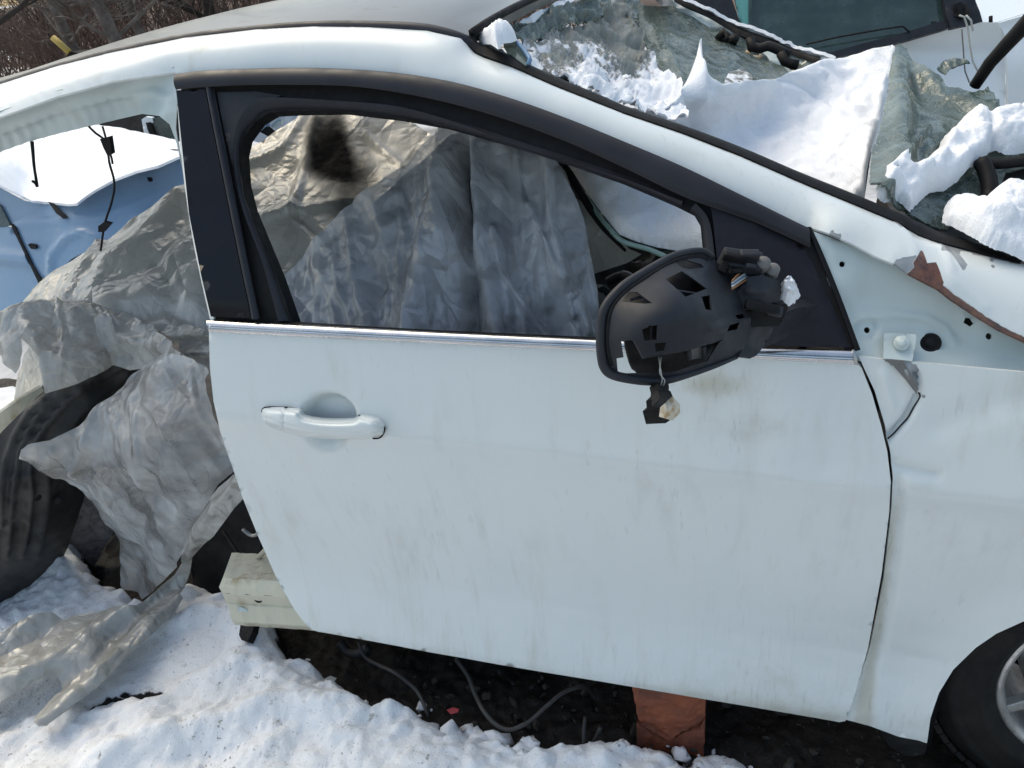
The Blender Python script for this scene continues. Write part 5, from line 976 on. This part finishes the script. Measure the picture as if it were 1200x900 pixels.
sheet('side_lamp', z8([(122, 700), (135, 693), (158, 698), (158, 715), (135, 718)]), lambda px, py: TPS(BF)(px, py)-.015, MT['rubber'], bc, 2.5, .01)
for pts in ([(596, 362), (612, 345), (640, 337), (672, 338), (660, 352), (630, 365), (605, 370)], [(735, 290), (755, 280), (785, 282), (785, 297), (750, 300)], [(645, 405), (655, 402), (669, 406), (665, 413), (650, 413)]):
    sheet('dark_bonnet_part', z8(pts), lambda px, py: TPS(BF)(px, py)-.04, MT['rubber'], bc, 2.5, .02)
sheet('snow_cover', [(-60, 195), (0, 217), (25, 229), (37, 235), (60, 237), (80, 239), (90, 238), (100, 230), (112, 222), (134, 210), (160, 200), (185, 194), (215, 181), (218, 168), (190, 160), (160, 154), (135, 150), (110, 147), (60, 155), (0, 172), (-60, 190)],
      [(-60, 195, 2.3), (25, 229, 2.25), (80, 239, 2.2), (134, 210, 2.3), (215, 181, 2.6), (218, 168, 3.5), (160, 154, 3.7), (110, 147, 3.8), (0, 172, 3.6), (-60, 190, 3.4), (80, 195, 2.8)], MT['snow'], None, 4, .012, puff=(.03, 5), noise=[(.03, 1.2), (.008, 6)], label='thick snow lying on the bonnet of the light blue car', cat='snow', kind='stuff')
# car behind that one
kc = empty('parked_car', (-3.9, 4.6, 0), label='dark car with a white-framed window behind the blue bonnet', cat='car')
sheet('body', [(105, 152), (120, 144), (140, 138), (168, 130), (215, 130), (222, 176), (200, 168), (165, 158), (120, 150)], [(105, 152, 4.4), (168, 130, 4.5), (215, 175, 4.4)], MT['dark'], kc, 5, .05)
sheet('white_pillar', z8([(622, 150), (640, 138), (668, 142), (672, 165), (650, 165), (645, 190), (660, 222), (635, 222)]), 4.36, MT['wpaint2'], kc, 2.5, .03)
sheet('window', z8([(670, 145), (700, 138), (740, 165), (782, 262), (705, 240)]), 4.37, MT['dglass'], kc, 3, .01)
sheet('window_seal', z8([(640, 165), (660, 162), (690, 235), (662, 228)]), 4.35, MT['rubber'], kc, 3, .02)
pc2 = empty('parked_car', (-3.2, 3.9, 0), label='pale blue car panel glimpsed past the sheet in the window corner', cat='car')
sheet('body', [(296, 165), (300, 150), (318, 140), (330, 125), (380, 118), (385, 150), (330, 175)], [(296, 165, 3.4), (380, 120, 3.6)], MT['blue'], pc2, 5, .04, folds=[([(330, 128), (332, 160)], .03, 3, 'r'), ([(345, 125), (346, 160)], -.03, 3, 'r')])
sheet('pale_panel', [(312, 146), (318, 138), (331, 128), (330, 146), (320, 150)], 3.42, MT['jamb'], pc2, 3, .02)
sheet('pillar', [(286, 162), (296, 148), (304, 142), (320, 155), (318, 162), (300, 152)], 3.38, MT['rubber'], pc2, 3, .03)

# ================================================================== white car behind, right
wc = empty('white_car', (.1, 3.4, 0), label='white car with its side window intact, beyond the snowy windscreen', cat='car')
WC = lambda px, py: 3.0 + .10*np.clip((70-py)/70, -1, 1.2)
sheet('body_side', [(780, 60), (870, 72), (975, 67), (1040, 48), (1100, 30), (1150, 26), (1158, 26), (1168, 27), (1176, 40), (1178, 80), (1177, 180), (900, 190), (780, 150)], lambda px, py: 3.0+.0*px+.08*np.exp(-((py-60)/40)**2), MT['wpaint2'], wc, 7, .03)
sheet('front_wing', [(1170, 27), (1200, 18), (1300, -2), (1300, 180), (1180, 180), (1181, 90), (1179, 45)], lambda px, py: 3.0+.06*np.exp(-((py-30)/30)**2), MT['wpaint2'], wc, 7, .03)
sheet('bonnet', [(1140, -10), (1150, 26), (1168, 26), (1200, 16), (1300, -6), (1300, -40), (1140, -40)], lambda px, py: 3.08+(26-py)*.012, MT['wpaint2'], wc, 7, .02)
sheet('side_window', [(852, -40), (1100, -40), (1106, 0), (1110, 24), (1060, 40), (1000, 56), (975, 63), (940, 60), (900, 50), (868, 34)], lambda px, py: WC(px, py)+.02, MT['dglass'], wc, 8, .006)
sheet('window_strip', [(1112, 25), (1111, 33), (1060, 48), (1000, 62), (975, 68), (940, 66), (940, 59), (975, 61), (1000, 54), (1060, 38), (1108, 23)], lambda px, py: WC(px, py)-.02, MT['plastic'], wc, 4, .03)
sheet('rear_pillar', [(790, -40), (850, -40), (858, 0), (870, 34), (905, 55), (880, 60), (820, 40), (800, 10)], lambda px, py: WC(px, py)-.01, MT['plastic'], wc, 6, .04)
t = NT('teal_glass'); MT['teal'] = t.done(t.pbr(t.mix(t.noise(3), (.10, .34, .30), (.16, .42, .37)), .1, 0, 0, None, .8))  # mottled teal base colour for the quarter glass
sheet('quarter_glass', [(858, -20), (878, -20), (879, 31), (868, 31), (864, 14)], lambda px, py: WC(px, py)+.005, MT['teal'], wc, 5, .006)
sheet('window_divider', [(877, -20), (881, -20), (881, 33), (877, 32)], lambda px, py: WC(px, py)-.005, MT['gglass'], wc, 4, .012)
sl2 = sheet('mirror_sail', [(1103, -20), (1138, -20), (1145, 5), (1152, 25), (1132, 30), (1114, 33), (1109, 18)], lambda px, py: WC(px, py)-.03, MT['plastic'], wc, 4, .04, noise=[(.008, 20)])
sheet('mirror_socket', [(1118, 6), (1126, 2), (1134, 6), (1135, 16), (1128, 22), (1119, 18)], lambda px, py: WC(px, py)-.045, MT['rubber'], sl2, 3, .02, noise=[(.02, 25)])
tube('dangling_wire', pY([(1124, 18, 2.9), (1130, 20, 2.9), (1134, 32, 2.92), (1137, 55, 2.93), (1140, 72, 2.93), (1146, 84, 2.93)]), .004, MT['white_wire'], wc, 5, .05)
tube('dangling_wire', pY([(1132, 18, 2.9), (1138, 24, 2.9), (1140, 36, 2.92)]), .004, MT['white_wire'], wc, 5, .05)
tube('dangling_wire', pY([(1127, 34, 2.93), (1129, 60, 2.93), (1131, 84, 2.93), (1136, 97, 2.93)]), .003, MT['greyplastic'], wc, 5, .05)
tube('window_scratch', pY([(945, 52, 3.0), (980, 44, 3.0), (1058, 31, 3.02), (1066, 38, 3.02)]), .004, MT['rubber'], wc, 5, .1)
tube('washer_jet', pY([(1161, 19, 3.05), (1161, 26, 3.04)]), .008, MT['rubber'], wc, 6, .02)

# ================================================================== wood beyond the yard
def polar(r_, az): return CAM_P[0]+r_*math.sin(az), CAM_P[1]+r_*math.cos(az)
def hillside():
    na, nr_ = 60, 16; V = []; F = []
    for j in range(nr_):
        r_ = 24*(1.16**j)
        for i in range(na):
            az = R(-85+150*i/(na-1)); x, y = polar(r_, az)
            up = np.interp(math.degrees(az), [-85, -46, -42, -39, -35, 65], [-.2, -.2, .2, 1.4, 4.5, 6])
            z = -.4 + (up+.4)*min(1, max(0, (r_-24)/40))**1.2 + .3*float(noise3(np.array([x*.12, y*.12, 0.])))
            V.append((x, y, z))
    for j in range(nr_-1):
        for i in range(na-1): F.append((j*na+i, j*na+i+1, (j+1)*na+i+1, (j+1)*na+i))
    link('hillside', V, F, MT['litter'], kind='structure', label='brown leaf-strewn slope behind the yard', cat='hillside')
hillside()
def branchy(V, F, p, d, L, r_, depth, seg=4):
    n = 5; P = [np.array(p, float)]; d = np.array(d, float)
    for i in range(n):
        d = d + np.array([random.gauss(0, .13), random.gauss(0, .13), random.gauss(0.03, .10)]); d /= np.linalg.norm(d); P.append(P[-1]+d*L/n)
    v, f = tube_geo(P, [r_, r_*.6], seg, False); b = len(V); V += v; F += [tuple(b+i for i in q) for q in f]
    if depth > 0:
        for k in range(random.choice((3, 4, 5))):
            t_ = random.randint(1, n); nd = d*.6 + np.array([random.gauss(0, .6), random.gauss(0, .6), random.gauss(.25, .35)]); nd /= np.linalg.norm(nd)
            branchy(V, F, P[t_], nd, L*random.uniform(.45, .75), r_*(.62-.05*t_), depth-1, max(3, seg-1))
def tree(px, dist, tr, lean, label, mat='bark', h=7.0, depth=4):
    d = rays(px, 60); az = math.atan2(d[0], d[1]); x, y = polar(dist, az); z = -.4
    o = empty('bare_tree', (x, y, z), label=label, cat='tree', group='bare trees at the edge of the yard')
    P = [np.array([x, y, z])]; dd = np.array([lean, 0, 1.])
    for i in range(12):
        dd = dd+np.array([random.gauss(0, .06), random.gauss(0, .05), .02]); dd /= np.linalg.norm(dd); P.append(P[-1]+dd*h/12)
    V, F = tube_geo(crom(P, .25), [tr, tr*.8, tr*.35], 9); link('trunk', V, F, MT[mat], o)
    V = []; F = []
    for i in range(2, 13):
        for k in range(2):
            a = random.uniform(0, 6.28); nd = np.array([math.cos(a), math.sin(a), random.uniform(.15, .8)]); branchy(V, F, P[i], nd/np.linalg.norm(nd), random.uniform(1.2, 2.4), tr*.36*(1-i/18), depth-1, 4)
    link('crown', V, F, MT[mat], o)
tree(-6, 16, .17, -.35, 'dark leaning bare tree at the far left edge', 'darkbark', 8, 3)
tree(150, 17, .13, -.20, 'pale-barked bare tree nearest the roof, forking low', 'bark', 7, 4)
tree(103, 19, .12, -.12, 'grey bare tree just left of the pale forked one', 'bark', 7, 4)
tree(178, 20, .11, -.1, 'slim bare tree right of the pale forked one', 'bark', 7, 4)
tree(250, 21, .14, .1, 'bare tree behind the middle of the roof edge', 'darkbark', 7, 4)
def thicket():
    V = []; F = []
    for k in range(2600):
        r_ = random.uniform(20, 58); az = R(random.uniform(-56, -8)); x, y = polar(r_, az)
        base = -.4 + (r_ > 24)*np.interp(math.degrees(az), [-85, -46, -42, -39, -35, 65], [.2, .2, .6, 1.7, 4.5, 6])*((max(r_, 24)-24)/40)**1.2
        h = random.uniform(1.2, 3.6) * (.45 if math.degrees(az) < -42 else .8)
        P = [np.array([x, y, base-.2])]; dd = np.array([random.gauss(0, .22), random.gauss(0, .22), 1.])
        for i in range(4): dd = dd+np.array([random.gauss(0, .18), random.gauss(0, .18), 0]); dd /= np.linalg.norm(dd); P.append(P[-1]+dd*h/4)
        v, f = tube_geo(P, [random.uniform(.018, .045), .006], 3, False); b = len(V); V += v; F += [tuple(b+i for i in q) for q in f]
        for j in range(5):
            i = random.randint(1, 4); nd = dd*.6+np.array([random.gauss(0, .5), random.gauss(0, .5), random.gauss(.2, .3)])
            L = random.uniform(.5, 1.3); v, f = tube_geo([P[i], P[i]+nd*L*.5, P[i]+nd*L+np.array([0, 0, random.gauss(0, .15)])], [.014, .005], 3, False); b = len(V); V += v; F += [tuple(b+i2 for i2 in q) for q in f]
    link('thicket', V, F, MT['twig'], kind='stuff', label='brown leafless thicket filling the far edge of the yard', cat='thicket', smooth=False)
thicket()
# yellow boom with its dark foot, far behind the roof
yb = empty('yellow_post', tuple(UY(85, 66, 9.0)), label='tilted yellow machine arm with black foot behind the roof edge', cat='machine arm')
tube('arm', pY([(62, 44, 9.0), (70, 51, 9.0), (81, 61, 9.0)]), .045, MT['yellow'], yb, 8, .2)
sheet('foot', [(79, 62), (84, 60.5), (92, 62), (100, 63.5), (92, 75), (80, 78)], 9.0, MT['rubber'], yb, 3, .3)
